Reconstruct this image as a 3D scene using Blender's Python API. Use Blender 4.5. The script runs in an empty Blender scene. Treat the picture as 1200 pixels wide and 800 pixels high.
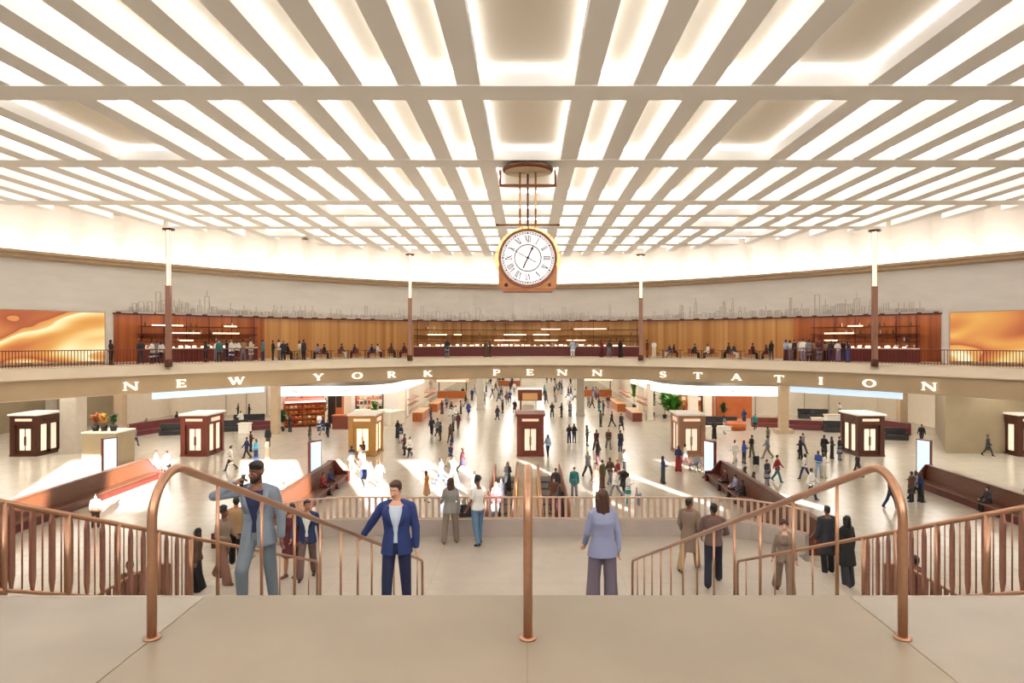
import bpy, bmesh, math, random
from mathutils import Vector, Matrix, kdtree

random.seed(7)
scn = bpy.context.scene
COL = scn.collection
EYE, BAL, LAND = 9.3, 7.55, 3.8          # eye height, balcony/upper landing level, mid landing level
FPX, CX, CY = 800.0, 618.0, 398.0        # focal length in px (1200x800), vanishing point

# ------------------------------------------------------------------ camera, world, sun, exposure
cam_d = bpy.data.cameras.new('camera'); cam = bpy.data.objects.new('camera', cam_d); COL.objects.link(cam)
cam.location = (0, 0, EYE); cam.rotation_euler = (math.radians(90), 0, 0)
cam_d.sensor_width = 36.0; cam_d.lens = 24.0
cam_d.shift_x = -18 / 1200.0; cam_d.shift_y = -2 / 1200.0
cam_d.clip_start = 0.05; cam_d.clip_end = 400
scn.camera = cam
w = bpy.data.worlds.new('world'); scn.world = w; w.use_nodes = True
w.node_tree.nodes['Background'].inputs[0].default_value = (0.96, 0.98, 1.0, 1)
w.node_tree.nodes['Background'].inputs[1].default_value = 8.0
scn.view_settings.view_transform = 'Standard'; scn.view_settings.look = 'None'
scn.view_settings.gamma = 1.0; scn.view_settings.use_curve_mapping = False
scn.view_settings.exposure = 0.24
scn.cycles.max_bounces = 8; scn.cycles.diffuse_bounces = 5; scn.cycles.glossy_bounces = 3
scn.cycles.transmission_bounces = 4; scn.cycles.transparent_max_bounces = 6
scn.cycles.sample_clamp_indirect = 8.0; scn.cycles.caustics_reflective = False; scn.cycles.caustics_refractive = False
sun_d = bpy.data.lights.new('sun', 'SUN'); sun = bpy.data.objects.new('sun', sun_d); COL.objects.link(sun)
sun_d.energy = 55.0; sun_d.angle = math.radians(0.4); sun_d.color = (1.0, 0.97, 0.92)
SUND = Vector((-0.37, 0.93, -0.262)).normalized()
sun.rotation_euler = SUND.to_track_quat('-Z', 'Y').to_euler()
sun.location = (20, -40, 30)
LED_POWER = 6.0       # cove strips in the coffers
COVE_POWER = 8.0       # strip on top of the cornice
LOW_POWER = 9.0        # unseen light panels added below the balcony and over the bars

# ------------------------------------------------------------------ helpers
def lin(h):
    h = h.lstrip('#'); o = []
    for i in (0, 2, 4):
        c = int(h[i:i+2], 16) / 255.0
        o.append(c / 12.92 if c <= 0.04045 else ((c + 0.055) / 1.055) ** 2.4)
    return tuple(o) + (1.0,)

MATS = {}
def mat(name, col='#808080', rough=0.6, metal=0.0, var=0.0, scale=4.0, emit=0.0, ecol=None, bump=0.0, coat=0.0, stretch=None, spec=0.5):
    if name in MATS: return MATS[name]
    m = bpy.data.materials.new(name); m.use_nodes = True; nt = m.node_tree; b = nt.nodes['Principled BSDF']
    c = lin(col); b.inputs['Base Color'].default_value = c
    b.inputs['Roughness'].default_value = rough; b.inputs['Metallic'].default_value = metal
    b.inputs['Specular IOR Level'].default_value = spec
    if coat: b.inputs['Coat Weight'].default_value = coat; b.inputs['Coat Roughness'].default_value = 0.1
    if emit:
        b.inputs['Emission Color'].default_value = lin(ecol or col); b.inputs['Emission Strength'].default_value = emit
    if var or bump:
        tc = nt.nodes.new('ShaderNodeTexCoord'); mp = nt.nodes.new('ShaderNodeMapping'); nz = nt.nodes.new('ShaderNodeTexNoise')
        nt.links.new(tc.outputs['Object'], mp.inputs[0]); nt.links.new(mp.outputs[0], nz.inputs['Vector'])
        if stretch: mp.inputs['Scale'].default_value = stretch
        nz.inputs['Scale'].default_value = scale; nz.inputs['Detail'].default_value = 5
        if var:
            r = nt.nodes.new('ShaderNodeValToRGB')
            r.color_ramp.elements[0].position = 0.3; r.color_ramp.elements[1].position = 0.7
            r.color_ramp.elements[0].color = tuple(max(0, x * (1 - var)) for x in c[:3]) + (1,)
            r.color_ramp.elements[1].color = tuple(min(1, x * (1 + var)) for x in c[:3]) + (1,)
            nt.links.new(nz.outputs['Fac'], r.inputs[0]); nt.links.new(r.outputs[0], b.inputs['Base Color'])
        if bump:
            bp = nt.nodes.new('ShaderNodeBump'); bp.inputs['Strength'].default_value = bump; bp.inputs['Distance'].default_value = 0.02
            nt.links.new(nz.outputs['Fac'], bp.inputs['Height']); nt.links.new(bp.outputs[0], b.inputs['Normal'])
    MATS[name] = m
    return m

def tile_mat(name, c1, c2, mortar, w_, h_, rough, gap=0.004, noise=0.12, offset=0.0, plane='xy', spec=0.5):
    """stone slabs: brick texture in metres plus a soft mottling"""
    m = bpy.data.materials.new(name); m.use_nodes = True; nt = m.node_tree; b = nt.nodes['Principled BSDF']
    tc = nt.nodes.new('ShaderNodeTexCoord'); mp = nt.nodes.new('ShaderNodeMapping')
    if plane == 'xz': mp.inputs['Rotation'].default_value = (math.radians(90), 0, 0)
    br = nt.nodes.new('ShaderNodeTexBrick'); br.offset = offset
    br.inputs['Scale'].default_value = 1.0; br.inputs['Brick Width'].default_value = w_; br.inputs['Row Height'].default_value = h_
    br.inputs['Mortar Size'].default_value = gap; br.inputs['Color1'].default_value = lin(c1); br.inputs['Color2'].default_value = lin(c2)
    br.inputs['Mortar'].default_value = lin(mortar); br.inputs['Bias'].default_value = 0.0
    nz = nt.nodes.new('ShaderNodeTexNoise'); nz.inputs['Scale'].default_value = 1.3; nz.inputs['Detail'].default_value = 8; nz.inputs['Roughness'].default_value = 0.65
    mx = nt.nodes.new('ShaderNodeMixRGB'); mx.blend_type = 'MULTIPLY'; mx.inputs[0].default_value = 1.0
    rp = nt.nodes.new('ShaderNodeValToRGB'); rp.color_ramp.elements[0].position = 0.3; rp.color_ramp.elements[1].position = 0.7
    rp.color_ramp.elements[0].color = (1 - noise,) * 3 + (1,); rp.color_ramp.elements[1].color = (1, 1, 1, 1)
    L = nt.links
    L.new(tc.outputs['Object'], mp.inputs[0]); L.new(mp.outputs[0], br.inputs['Vector']); L.new(tc.outputs['Object'], nz.inputs['Vector'])
    L.new(nz.outputs['Fac'], rp.inputs[0]); L.new(br.outputs['Color'], mx.inputs[1]); L.new(rp.outputs[0], mx.inputs[2])
    L.new(mx.outputs[0], b.inputs['Base Color']); b.inputs['Roughness'].default_value = rough
    b.inputs['Specular IOR Level'].default_value = spec
    MATS[name] = m
    return m

class MB:
    """collects geometry, builds ONE mesh object"""
    def __init__(s): s.v = []; s.f = []; s.m = []; s.mi = 0; s.sm = []
    def mat(s, i): s.mi = i; return s
    def add(s, vs, fs, smooth=False):
        n = len(s.v); s.v.extend([tuple(v) for v in vs])
        for f in fs: s.f.append(tuple(i + n for i in f)); s.m.append(s.mi); s.sm.append(smooth)
        return s
    def box(s, cx, cy, cz, sx, sy, sz, rz=0.0):
        hx, hy, hz = sx / 2, sy / 2, sz / 2; c, q = math.cos(rz), math.sin(rz); vs = []
        for dz in (-hz, hz):
            for dx, dy in ((-hx, -hy), (hx, -hy), (hx, hy), (-hx, hy)):
                vs.append((cx + dx * c - dy * q, cy + dx * q + dy * c, cz + dz))
        return s.add(vs, [(3, 2, 1, 0), (4, 5, 6, 7), (0, 1, 5, 4), (1, 2, 6, 5), (2, 3, 7, 6), (3, 0, 4, 7)])
    def prism(s, poly, z0, z1):
        n = len(poly); vs = [(x, y, z0) for x, y in poly] + [(x, y, z1) for x, y in poly]
        fs = [tuple(range(n - 1, -1, -1)), tuple(range(n, 2 * n))] + [(i, (i + 1) % n, n + (i + 1) % n, n + i) for i in range(n)]
        return s.add(vs, fs)
    def xprism(s, poly, x0, x1):      # poly in (y,z), extruded along x
        n = len(poly); vs = [(x0, a, b) for a, b in poly] + [(x1, a, b) for a, b in poly]
        fs = [tuple(range(n - 1, -1, -1)), tuple(range(n, 2 * n))] + [(i, (i + 1) % n, n + (i + 1) % n, n + i) for i in range(n)]
        return s.add(vs, fs)
    def yprism(s, poly, y0, y1):      # poly in (x,z), extruded along y
        n = len(poly); vs = [(a, y0, b) for a, b in poly] + [(a, y1, b) for a, b in poly]
        fs = [tuple(range(n)), tuple(range(2 * n - 1, n - 1, -1))] + [(i, n + i, n + (i + 1) % n, (i + 1) % n) for i in range(n)]
        return s.add(vs, fs)
    def loft(s, rings, caps=True, smooth=True, closed=True):
        n = len(rings[0]); vs = [p for r in rings for p in r]; fs = []
        for k in range(len(rings) - 1):
            for i in range(n if closed else n - 1):
                j = (i + 1) % n; fs.append((k * n + i, k * n + j, (k + 1) * n + j, (k + 1) * n + i))
        if caps and closed: fs.append(tuple(range(n - 1, -1, -1))); fs.append(tuple((len(rings) - 1) * n + i for i in range(n)))
        return s.add(vs, fs, smooth)
    def tube(s, path, r, seg=8, r2=None, smooth=True):
        path = [Vector(p) for p in path]; rings = []; N = len(path)
        up = None
        for i, p in enumerate(path):
            t = (path[min(i + 1, N - 1)] - path[max(i - 1, 0)]).normalized()
            if up is None:
                a = Vector((0, 0, 1)) if abs(t.z) < 0.9 else Vector((1, 0, 0)); up = (a - t * a.dot(t)).normalized()
            else: up = (up - t * up.dot(t)).normalized()
            sd = t.cross(up); rr = r[i] if isinstance(r, (list, tuple)) else r
            rb = rr if r2 is None else r2
            rings.append([p + up * (math.cos(6.28318 * k / seg) * rr) + sd * (math.sin(6.28318 * k / seg) * rb) for k in range(seg)])
        return s.loft(rings, True, smooth)
    def lathe(s, prof, cx, cy, seg=20, smooth=True):   # prof [(r,z)]
        rings = [[(cx + r * math.cos(6.28318 * k / seg), cy + r * math.sin(6.28318 * k / seg), z) for k in range(seg)] for r, z in prof]
        return s.loft(rings, True, smooth)
    def ball(s, c, rx, ry, rz, nu=12, nv=8):
        rings = []
        for j in range(nv + 1):
            a = -math.pi / 2 + math.pi * (0.02 + 0.96 * j / nv)
            rings.append([(c[0] + rx * math.cos(a) * math.cos(6.28318 * k / nu), c[1] + ry * math.cos(a) * math.sin(6.28318 * k / nu), c[2] + rz * math.sin(a)) for k in range(nu)])
        return s.loft(rings)
    def mesh(s, name, mats):
        me = bpy.data.meshes.new(name); me.from_pydata(s.v, [], s.f)
        for m in (mats if isinstance(mats, (list, tuple)) else [mats]): me.materials.append(m)
        me.polygons.foreach_set('material_index', s.m); me.polygons.foreach_set('use_smooth', s.sm); me.update()
        return me
    def build(s, name, mats, parent=None, loc=None, rz=0.0):
        return link(name, s.mesh(name, mats), parent, loc, rz)

def link(name, me, parent=None, loc=None, rz=0.0):
    o = bpy.data.objects.new(name, me); COL.objects.link(o)
    if parent is not None: o.parent = parent
    if loc is not None: o.location = loc
    if rz: o.rotation_euler = (0, 0, rz)
    return o

def tag(o, label=None, cat=None, group=None, kind=None):
    if label: o['label'] = label
    if cat: o['category'] = cat
    if group: o['group'] = group
    if kind: o['kind'] = kind
    return o
def struct(o, label=None):
    o['kind'] = 'structure'
    if label: o['label'] = label
    return o
def thing(name, label, cat, loc=(0, 0, 0), rz=0.0, group=None):
    o = bpy.data.objects.new(name, None); COL.objects.link(o); o.location = loc; o.rotation_euler = (0, 0, rz)
    o.empty_display_size = 0.2
    return tag(o, label, cat, group)
KIDS = {}
def copy_tree(root, loc=None, rz=None, label=None, parent=None):
    if root.name not in KIDS: KIDS[root.name] = [c for c in bpy.data.objects if c.parent == root]
    c = root.copy(); COL.objects.link(c); c.parent = parent
    if loc is not None: c.location = loc
    if rz is not None: c.rotation_euler = (0, 0, rz)
    if label: c['label'] = label
    for ch in KIDS[root.name]: copy_tree(ch, parent=c)
    return c

def at(px, py, y):   return Vector(((px - CX) * y / FPX, y, EYE - (py - CY) * y / FPX))
def on(px, py, z=0.0):
    y = (EYE - z) * FPX / (py - CY); return Vector(((px - CX) * y / FPX, y, z))

# plan curve of the rotunda (depth falls off with the viewing angle); F = depth at the middle
def rr(u): return 1 + 0.553 * (math.sqrt(1 + (u / 0.4) ** 2) - 1)
def cp(u, F): return Vector((u * F / rr(u), F / rr(u)))
def urange(u0, u1, n): return [u0 + (u1 - u0) * i / n for i in range(n + 1)]
def ctan(u, F=70):
    d = cp(u + 0.004, F) - cp(u - 0.004, F); return math.atan2(d.y, d.x)
UALL = sorted(set([round(math.tan(t * 0.02), 5) for t in range(-70, 71)]))
def plan(F, us=None):
    pts = [cp(u, F) for u in (us or UALL)]
    if us is None:
        x = 0.7233 * F; pts = [Vector((-x, -6.0))] + pts + [Vector((x, -6.0))]
    return pts
def sweep(mb, profile, us=None, closed=False, smooth=False):
    """profile [(F, z)...] swept along the plan curve"""
    cols = [plan(F, us) for F, z in profile]
    n = len(cols[0]); k = len(profile)
    vs = [(cols[j][i].x, cols[j][i].y, profile[j][1]) for i in range(n) for j in range(k)]
    fs = []
    for i in range(n - 1):
        for j in range(k if closed else k - 1):
            a, b = i * k + j, i * k + (j + 1) % k
            fs.append((a, b, b + k, a + k))
    if closed: fs.append(tuple(range(k - 1, -1, -1))); fs.append(tuple((n - 1) * k + j for j in range(k)))
    return mb.add(vs, fs, smooth)

# ------------------------------------------------------------------ shared materials
M_floor = tile_mat('polished_limestone', '#bcb2a3', '#b7ad9d', '#978c7c', 1.8, 1.8, 0.22, gap=0.012, noise=0.14)
M_stone = tile_mat('honed_limestone', '#b9aea2', '#b5aa9d', '#948878', 2.2, 2.2, 0.42, gap=0.004, noise=0.16)
M_slab = mat('landing_stone', '#8e8171', 0.42, var=0.10, scale=1.1)
M_rib = mat('ceiling_plaster', '#f8f6f3', 0.75)
M_panel = mat('coffer_panel', '#f0e6d4', 0.8)
M_led = mat('cove_led', '#fff4e0', 0.5, emit=LED_POWER, ecol='#f8faff')
M_cove = mat('cove_plaster', '#f4ece0', 0.8)
M_coveled = mat('cornice_led', '#fff4e0', 0.5, emit=COVE_POWER, ecol='#fbfcff')
M_lowled = mat('unseen_panel_light', '#fff4e0', 0.5, emit=LOW_POWER, ecol='#fffdf8')  # glow of the added panels, all out of view
M_wallst = mat('travertine_wall', '#d6d2cc', 0.6, var=0.05, scale=0.5, stretch=(1, 1, 4))
M_cornice = mat('bronze_cornice', '#b79f80', 0.5, var=0.05, scale=3)
M_fascia = mat('warm_limestone_fascia', '#b6a080', 0.45, var=0.06, scale=0.4)
M_coping = mat('pale_coping', '#d8cbb6', 0.5, var=0.04, scale=0.8)
M_copper = mat('brushed_copper', '#b48a70', 0.32, metal=0.8, var=0.05, scale=30)
M_brass = mat('polished_brass', '#d9a878', 0.22, metal=0.95)
M_dkcop = mat('dark_copper', '#98695a', 0.42, metal=0.5, var=0.08, scale=20)
M_bronze = mat('dark_bronze', '#5d3a2e', 0.4, metal=0.45, var=0.12, scale=6)
M_redbrz = mat('red_bronze', '#7e4134', 0.42, metal=0.4, var=0.12, scale=6)
M_wood = mat('walnut_wood', '#5c3520', 0.42, var=0.25, scale=3, stretch=(6, 0.6, 6))
M_wood2 = mat('amber_wood', '#a85a24', 0.4, var=0.2, scale=2, stretch=(6, 1, 0.5))
M_darkwood = mat('dark_cherry_wood', '#5a2018', 0.4, var=0.2, scale=2)
M_black = mat('black_lacquer', '#1c1816', 0.4)
M_white = mat('white_lacquer', '#f2eee6', 0.5)
M_cream = mat('cream_plaster', '#e6dac6', 0.7, var=0.03, scale=2)
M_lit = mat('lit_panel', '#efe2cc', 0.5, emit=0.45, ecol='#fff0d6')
M_litw = mat('lit_white_sign', '#ffffff', 0.5, emit=0.8, ecol='#ffffff')
M_glow = mat('glow_lamp', '#fff0d0', 0.5, emit=5.0, ecol='#ffe2b0')
M_glass = mat('clear_glass', '#f4f2ee', 0.05)
def _glass():
    nt = M_glass.node_tree; b = nt.nodes['Principled BSDF']
    b.inputs['Alpha'].default_value = 0.16
_glass()
# ================================================================== STRUCTURE
# --- concourse floor
mb = MB(); mb.prism([(-75, -8), (75, -8), (75, 175), (-75, 175)], -0.3, 0.0); struct(mb.build('floor', M_floor))
# --- rotunda ceiling: ribs, beams and coffer panels
HC = 17.4; CFF = 67.0; MOD = 1.87; BSP = 8.95; PANEL = 18.0
BEAMS = [22.34 + BSP * (k - 1) for k in range(-2, 6)]          # transverse beams
def ymax(x):                                                     # far edge of the coffered field at x
    x = abs(x); lo, hi = 0.0, 12.0
    for _ in range(50):
        m = (lo + hi) / 2
        if m * CFF / rr(m) < x: lo = m
        else: hi = m
    return CFF / rr(lo)
def xmax(y):
    if y < 3: return 0.715 * CFF
    lo, hi = 0.0, 30.0
    for _ in range(50):
        m = (lo + hi) / 2
        if CFF / rr(m) > y: lo = m
        else: hi = m
    return lo * y
skip = {}                                                        # ribs left out to make the wide coffers: row -> set of module lines
rows = list(zip([-6.0] + BEAMS, BEAMS + [67.0]))
def rowskip(j): 
    s = {0}
    if j in (3, 4): s.add(5)
    if j == 4: s.update([-9])
    if j == 3: s.update([-13])
    if j == 6: s.update([7, -6])
    if j == 7: s.update([-10, 9])
    return s
mb = MB(); leds = []; hidden = MB()
NI = int(48 / MOD)
for j, (ya, yb) in enumerate(rows):
    sk = rowskip(j)
    lines = [i for i in range(-NI, NI + 1) if i not in sk]
    for i in lines:
        x = i * MOD; y1 = min(yb, ymax(abs(x) + 0.3))
        if y1 > ya + 0.3: mb.box(x, (ya + y1) / 2, (HC + PANEL) / 2, 0.74, y1 - ya, PANEL - HC)
    for a, b in zip(lines[:-1], lines[1:]):
        x0, x1 = a * MOD + 0.37, b * MOD - 0.37
        y0, y1 = ya + 0.65, min(yb - 0.65, ymax(max(abs(x0), abs(x1)) + 0.1) - 0.3)
        if y1 - y0 < 0.8: continue
        segs = [(y0, y1)]
        # extra cross ribs break the far rows into shorter coffers
        cx = (x0 + x1) / 2
        if j >= 6 and y1 - y0 > 5 and abs(cx) < 22:
            ym = ya + BSP * 0.5
            mb.box(cx, ym, (HC + PANEL) / 2, x1 - x0 + 0.02, 0.9, PANEL - HC); segs = [(y0, ym - 0.45), (ym + 0.45, y1)]
        for sa, sb in segs:
            if sb - sa < 0.5: continue
            vis = j >= 3 and abs(cx) / max(sb, 1) < 0.86
            leds.append((x0, x1, sa, sb, vis))
for yb in BEAMS:
    xm = xmax(yb + 0.6)
    mb.box(0, yb, (HC + PANEL) / 2 - 0.02, 2 * xm, 1.3, PANEL - HC + 0.04)
mb.mat(1)
outer = [(p.x, p.y) for p in plan(CFF + 0.3)]
n = len(outer)
mb.add([(x, y, PANEL) for x, y in outer], [tuple(range(n))])
mb.mat(2)
def ring(m_, x0, x1, y0, y1, z0, z1):
    e = 0.015
    x0 += e; x1 -= e; y0 += e; y1 -= e
    vs = [(x0, y0, z0), (x1, y0, z0), (x1, y1, z0), (x0, y1, z0), (x0, y0, z1), (x1, y0, z1), (x1, y1, z1), (x0, y1, z1)]
    m_.add(vs, [(0, 1, 5, 4), (1, 2, 6, 5), (2, 3, 7, 6), (3, 0, 4, 7)])
for (x0, x1, y0, y1, vis) in leds:
    if not vis: ring(mb, x0, x1, y0, y1, PANEL - 0.17, PANEL - 0.05)
struct(mb.build('ceiling', [M_rib, M_panel, M_led]))
cache = {}; nled = 0
for (x0, x1, y0, y1, vis) in leds:
    if not vis: continue
    W, D = x1 - x0, y1 - y0; key = (round(W, 2), round(D, 2))
    if key not in cache:
        m_ = MB(); ring(m_, -W / 2, W / 2, -D / 2, D / 2, 0, 0.12); cache[key] = m_.mesh('coffer_light', M_led)
    o = link('coffer_light', cache[key], None, ((x0 + x1) / 2, (y0 + y1) / 2, PANEL - 0.17))
    wide = W > 2
    if wide and abs(x0 + x1) < 0.1: lab = 'warm strip light around a wide middle ceiling coffer in line with the clock'
    elif wide: lab = 'warm strip light around a double-width ceiling coffer away from the middle line'
    elif D > 5: lab = 'warm strip light around a long narrow ceiling coffer'
    else: lab = 'warm strip light around a short ceiling coffer near the far wall'
    tag(o, lab, 'light', 'coffer lights in the ceiling'); nled += 1
print('coffer lights', nled)
# --- cove, cornice, upper wall
mb = MB(); prof = []
for k in range(9):
    t = k / 8 * math.pi / 2; prof.append((CFF + (72 - CFF) * math.sin(t), 15.25 + (PANEL - 15.25) * math.cos(t)))
sweep(mb, prof, smooth=True)
for u in [math.tan(t * 0.045) for t in range(-24, 25)]:      # shallow ribs bending down the cove
    a = ctan(u); pts = []
    for k in range(9):
        t = k / 8 * math.pi / 2; F = CFF + (71.7 - CFF) * math.sin(t); z = 15.25 + (PANEL - 0.25 - 15.25) * math.cos(t); p = cp(u, F); pts.append((p.x, p.y, z))
    tx, ty = math.cos(a) * 0.3, math.sin(a) * 0.3
    vs = []
    for p in pts: vs += [(p[0] - tx, p[1] - ty, p[2]), (p[0] + tx, p[1] + ty, p[2])]
    mb.add(vs, [(2 * k, 2 * k + 1, 2 * k + 3, 2 * k + 2) for k in range(8)])
    mb.add([(v[0], v[1], v[2]) for v in vs[0::2]] + [(cp(u, 72.3).x * 0 + v[0] * 1.02, v[1] * 1.02, v[2] + 0.35) for v in vs[0::2]], [(k, k + 1, 10 + k, 9 + k) for k in range(8)])
    mb.add([(v[0], v[1], v[2]) for v in vs[1::2]] + [(v[0] * 1.02, v[1] * 1.02, v[2] + 0.35) for v in vs[1::2]], [(k, k + 1, 10 + k, 9 + k) for k in range(8)])
struct(mb.build('cove', M_cove))
mb = MB(); sweep(mb, [(72.2, 14.55), (71.3, 14.7), (71.3, 14.85), (70.9, 14.95), (70.9, 15.12), (71.2, 15.12), (71.2, 14.98), (72.2, 14.98)])
mb.mat(1); sweep(mb, [(71.25, 15.0), (71.95, 15.0)])
struct(mb.build('trim_cornice', [M_cornice, M_coveled]))
mb = MB(); WB = 11.28
sweep(mb, [(72.0, 15.3), (72.0, WB)])
UB = 0.606                                                     # bar opening reaches from -UB to UB
sweep(mb, [(72.0, WB), (73.0, WB)], urange(-UB, UB, 60))
for s in (-1, 1):                                              # jambs beside the opening, wall round the sides below the band
    u0, u1 = s * UB, s * (UB + 0.012)
    us = urange(min(u0, u1), max(u0, u1), 2); sweep(mb, [(72.0, WB), (72.0, BAL - 0.3)], us)
    us = [u for u in UALL if (u > 0.9 if s > 0 else u < -0.9)]
    sweep(mb, [(72.0, WB), (72.0, BAL - 0.3)], us)
for s in (-1, 1):
    us = urange(s * (UB + 0.012), s * 0.92, 14) if s > 0 else urange(s * 0.92, s * (UB + 0.012), 14)
    sweep(mb, [(72.06, WB), (72.06, BAL - 0.3)], us)
struct(mb.build('wall_upper', M_wallst))
# engraved skyline on the band
mb = MB(); rnd = random.Random(3)
M_ = 0
x = -0.58
while x < 0.58:
    big = 0.5 + 0.5 * math.sin(x * 23 + 1) * math.sin(x * 9.0)
    h = 0.18 + 0.75 * big * rnd.random() + (0.9 if rnd.random() < 0.05 else 0)
    wd = rnd.uniform(0.002, 0.006)
    if rnd.random() < 0.8:
        p = cp(x, 72.0); a = ctan(x); F = 72.0
        W_ = wd * F
        for dx in (-W_ / 2, W_ / 2):
            mb.box(p.x + dx * math.cos(a), p.y + dx * math.sin(a) , WB + 0.16 + h / 2, 0.045, 0.07, h, a)
        mb.box(p.x, p.y, WB + 0.16 + h, W_ + 0.045, 0.07, 0.045, a)
        if rnd.random() < 0.3: mb.box(p.x, p.y, WB + 0.16 + h + 0.25, 0.04, 0.07, 0.5, a)
        if rnd.random() < 0.5: mb.box(p.x, p.y, WB + 0.16 + h / 2, 0.035, 0.07, h, a)
    x += wd * 0.6 + rnd.uniform(0.0, 0.002)
M_eng = mat('engraved_line_grey', '#b8b1a6', 0.7)  # skyline lines a little darker grey than the wall
struct(mb.build('wall_relief', M_eng), 'engraved grey city skyline along the foot of the upper stone wall')
# --- balcony: floor, coping, fascia, soffit
mb = MB(); sweep(mb, [(74, BAL), (68.0, BAL)]); struct(mb.build('balcony_floor', mat('balcony_stone', '#d6c9b8', 0.3, var=0.06, scale=1)))
mb = MB(); sweep(mb, [(68.0, BAL), (68.0, BAL - 0.1), (66.5, 6.92), (66.2, 6.9), (66.2, 6.82)]); struct(mb.build('trim_coping', M_coping))
mb = MB(); sweep(mb, [(66.5, 6.84), (66.5, 5.62), (66.9, 5.55), (68.5, 5.55), (68.5, 5.9)]); struct(mb.build('trim_fascia', M_fascia))
# soffit with unseen glowing panels, added to light the lower concourse
mb = MB(); sweep(mb, [(68.5, 5.75), (125, 5.75)])
mb.mat(1)
for F in (72, 78, 85, 92, 100, 110):
    for u in urange(-0.9, 0.9, 24):
        p = cp(u, F); a = ctan(u); mb.box(p.x, p.y, 5.70, 2.6, 1.0, 0.04, a)
for y_ in range(88, 164, 9):  # more unseen panels added to brighten the far passage
    for x_ in (-9, -3, 3, 9): mb.box(x_, y_, 5.70, 1.6, 3.0, 0.04)
for y_ in (72, 76, 80):
    for s in (-1, 1):
        for x_ in (16, 19.5, 23): mb.box(s * x_, y_, 5.69, 1.6, 1.2, 0.04)
struct(mb.build('ceiling_lower', [M_cream, M_lowled]))
# --- recessed bars behind the opening: back wall, ceiling, floor
mb = MB(); us = urange(-UB - 0.002, UB + 0.002, 60)
sweep(mb, [(78.0, WB + 0.2), (78.0, BAL - 0.2)], us)
for s in (-1, 1):
    p, q = cp(s * UB, 71.9), cp(s * UB, 78.0)
    mb.add([(p.x, p.y, BAL), (q.x, q.y, BAL), (q.x, q.y, WB), (p.x, p.y, WB)], [(0, 1, 2, 3)])
def slatwood(name, c1, c2, period=0.5):
    m = bpy.data.materials.new(name); m.use_nodes = True; nt = m.node_tree; b = nt.nodes['Principled BSDF']
    tc = nt.nodes.new('ShaderNodeTexCoord'); wv = nt.nodes.new('ShaderNodeTexNoise'); mp = nt.nodes.new('ShaderNodeMapping')
    mp.inputs['Scale'].default_value = (1 / period, 1 / period, 0.02); wv.inputs['Scale'].default_value = 1.0; wv.inputs['Detail'].default_value = 3
    rp = nt.nodes.new('ShaderNodeValToRGB'); rp.color_ramp.elements[0].color = lin(c1); rp.color_ramp.elements[1].color = lin(c2)
    rp.color_ramp.elements[0].position = 0.35; rp.color_ramp.elements[1].position = 0.65
    nt.links.new(tc.outputs['Object'], mp.inputs[0]); nt.links.new(mp.outputs[0], wv.inputs['Vector']); nt.links.new(wv.outputs['Fac'], rp.inputs[0])
    nt.links.new(rp.outputs[0], b.inputs['Base Color']); b.inputs['Roughness'].default_value = 0.45
    MATS[name] = m; return m
M_slat = slatwood('honey_oak_panelling', '#b0753a', '#cf9a5a')
M_slatd = slatwood('dark_cherry_panelling', '#94481e', '#b8642c')
struct(mb.build('wall_balcony_back', M_slat))
mb = MB()
for a, b in ((-UB, -0.385), (0.39, UB)): sweep(mb, [(77.9, WB + 0.2), (77.9, BAL)], urange(a, b, 20))
struct(mb.build('wall_bar_panelling', M_slatd))
mb = MB(); sweep(mb, [(71.9, WB + 0.14), (78.2, WB + 0.14)], us); sweep(mb, [(72.0, WB + 0.08), (72.0, WB - 0.12), (72.15, WB - 0.12), (72.15, WB + 0.1)], us); mb.mat(1)
for u in urange(-0.59, 0.59, 44):  # unseen strips added behind the valance to brighten the bars
    p = cp(u, 76.6); a = ctan(u); mb.box(p.x, p.y, WB + 0.11, 1.2, 0.35, 0.03, a)
for u in urange(-0.59, 0.59, 44):
    p = cp(u, 73.2); a = ctan(u); mb.box(p.x, p.y, WB + 0.11, 0.8, 0.3, 0.03, a)
struct(mb.build('ceiling_bar', [M_darkwood, M_lowled]))
mb = MB(); sweep(mb, [(73.9, BAL + 0.002), (78.2, BAL + 0.002)], us); struct(mb.build('floor_bar', mat('bar_floor', '#d0c0ae', 0.35)))
# --- outer shell of the lower concourse
mb = MB()
def wall(pts, z0, z1, m_=mb):
    for (x0, y0), (x1, y1) in zip(pts[:-1], pts[1:]): m_.add([(x0, y0, z0), (x1, y1, z0), (x1, y1, z1), (x0, y1 if False else y0, z1)], [(0, 1, 2, 3)])
wall([(52, -6), (52, 56), (34.3, 56), (43, 72)], 0, 5.8)
struct(mb.build('wall_right', mat('concourse_stone_wall', '#96866b', 0.5, var=0.06, scale=0.8)))
mb = MB(); wall([(-44, 74), (-52, 74), (-52, -6)], 0, 5.8, mb); struct(mb.build('wall_left', MATS['concourse_stone_wall']))
mb = MB(); wall([(-15.5, 84), (-44, 84), (-44, 74)], 0, 5.8, mb); wall([(43, 72), (43, 84), (15.5, 84)], 0, 5.8, mb); struct(mb.build('wall_lounge', M_cream))
mb = MB(); wall([(15.5, 84), (15.5, 165), (-15.5, 165), (-15.5, 84)], 0, 5.8, mb); struct(mb.build('wall_far', M_cream))
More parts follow.
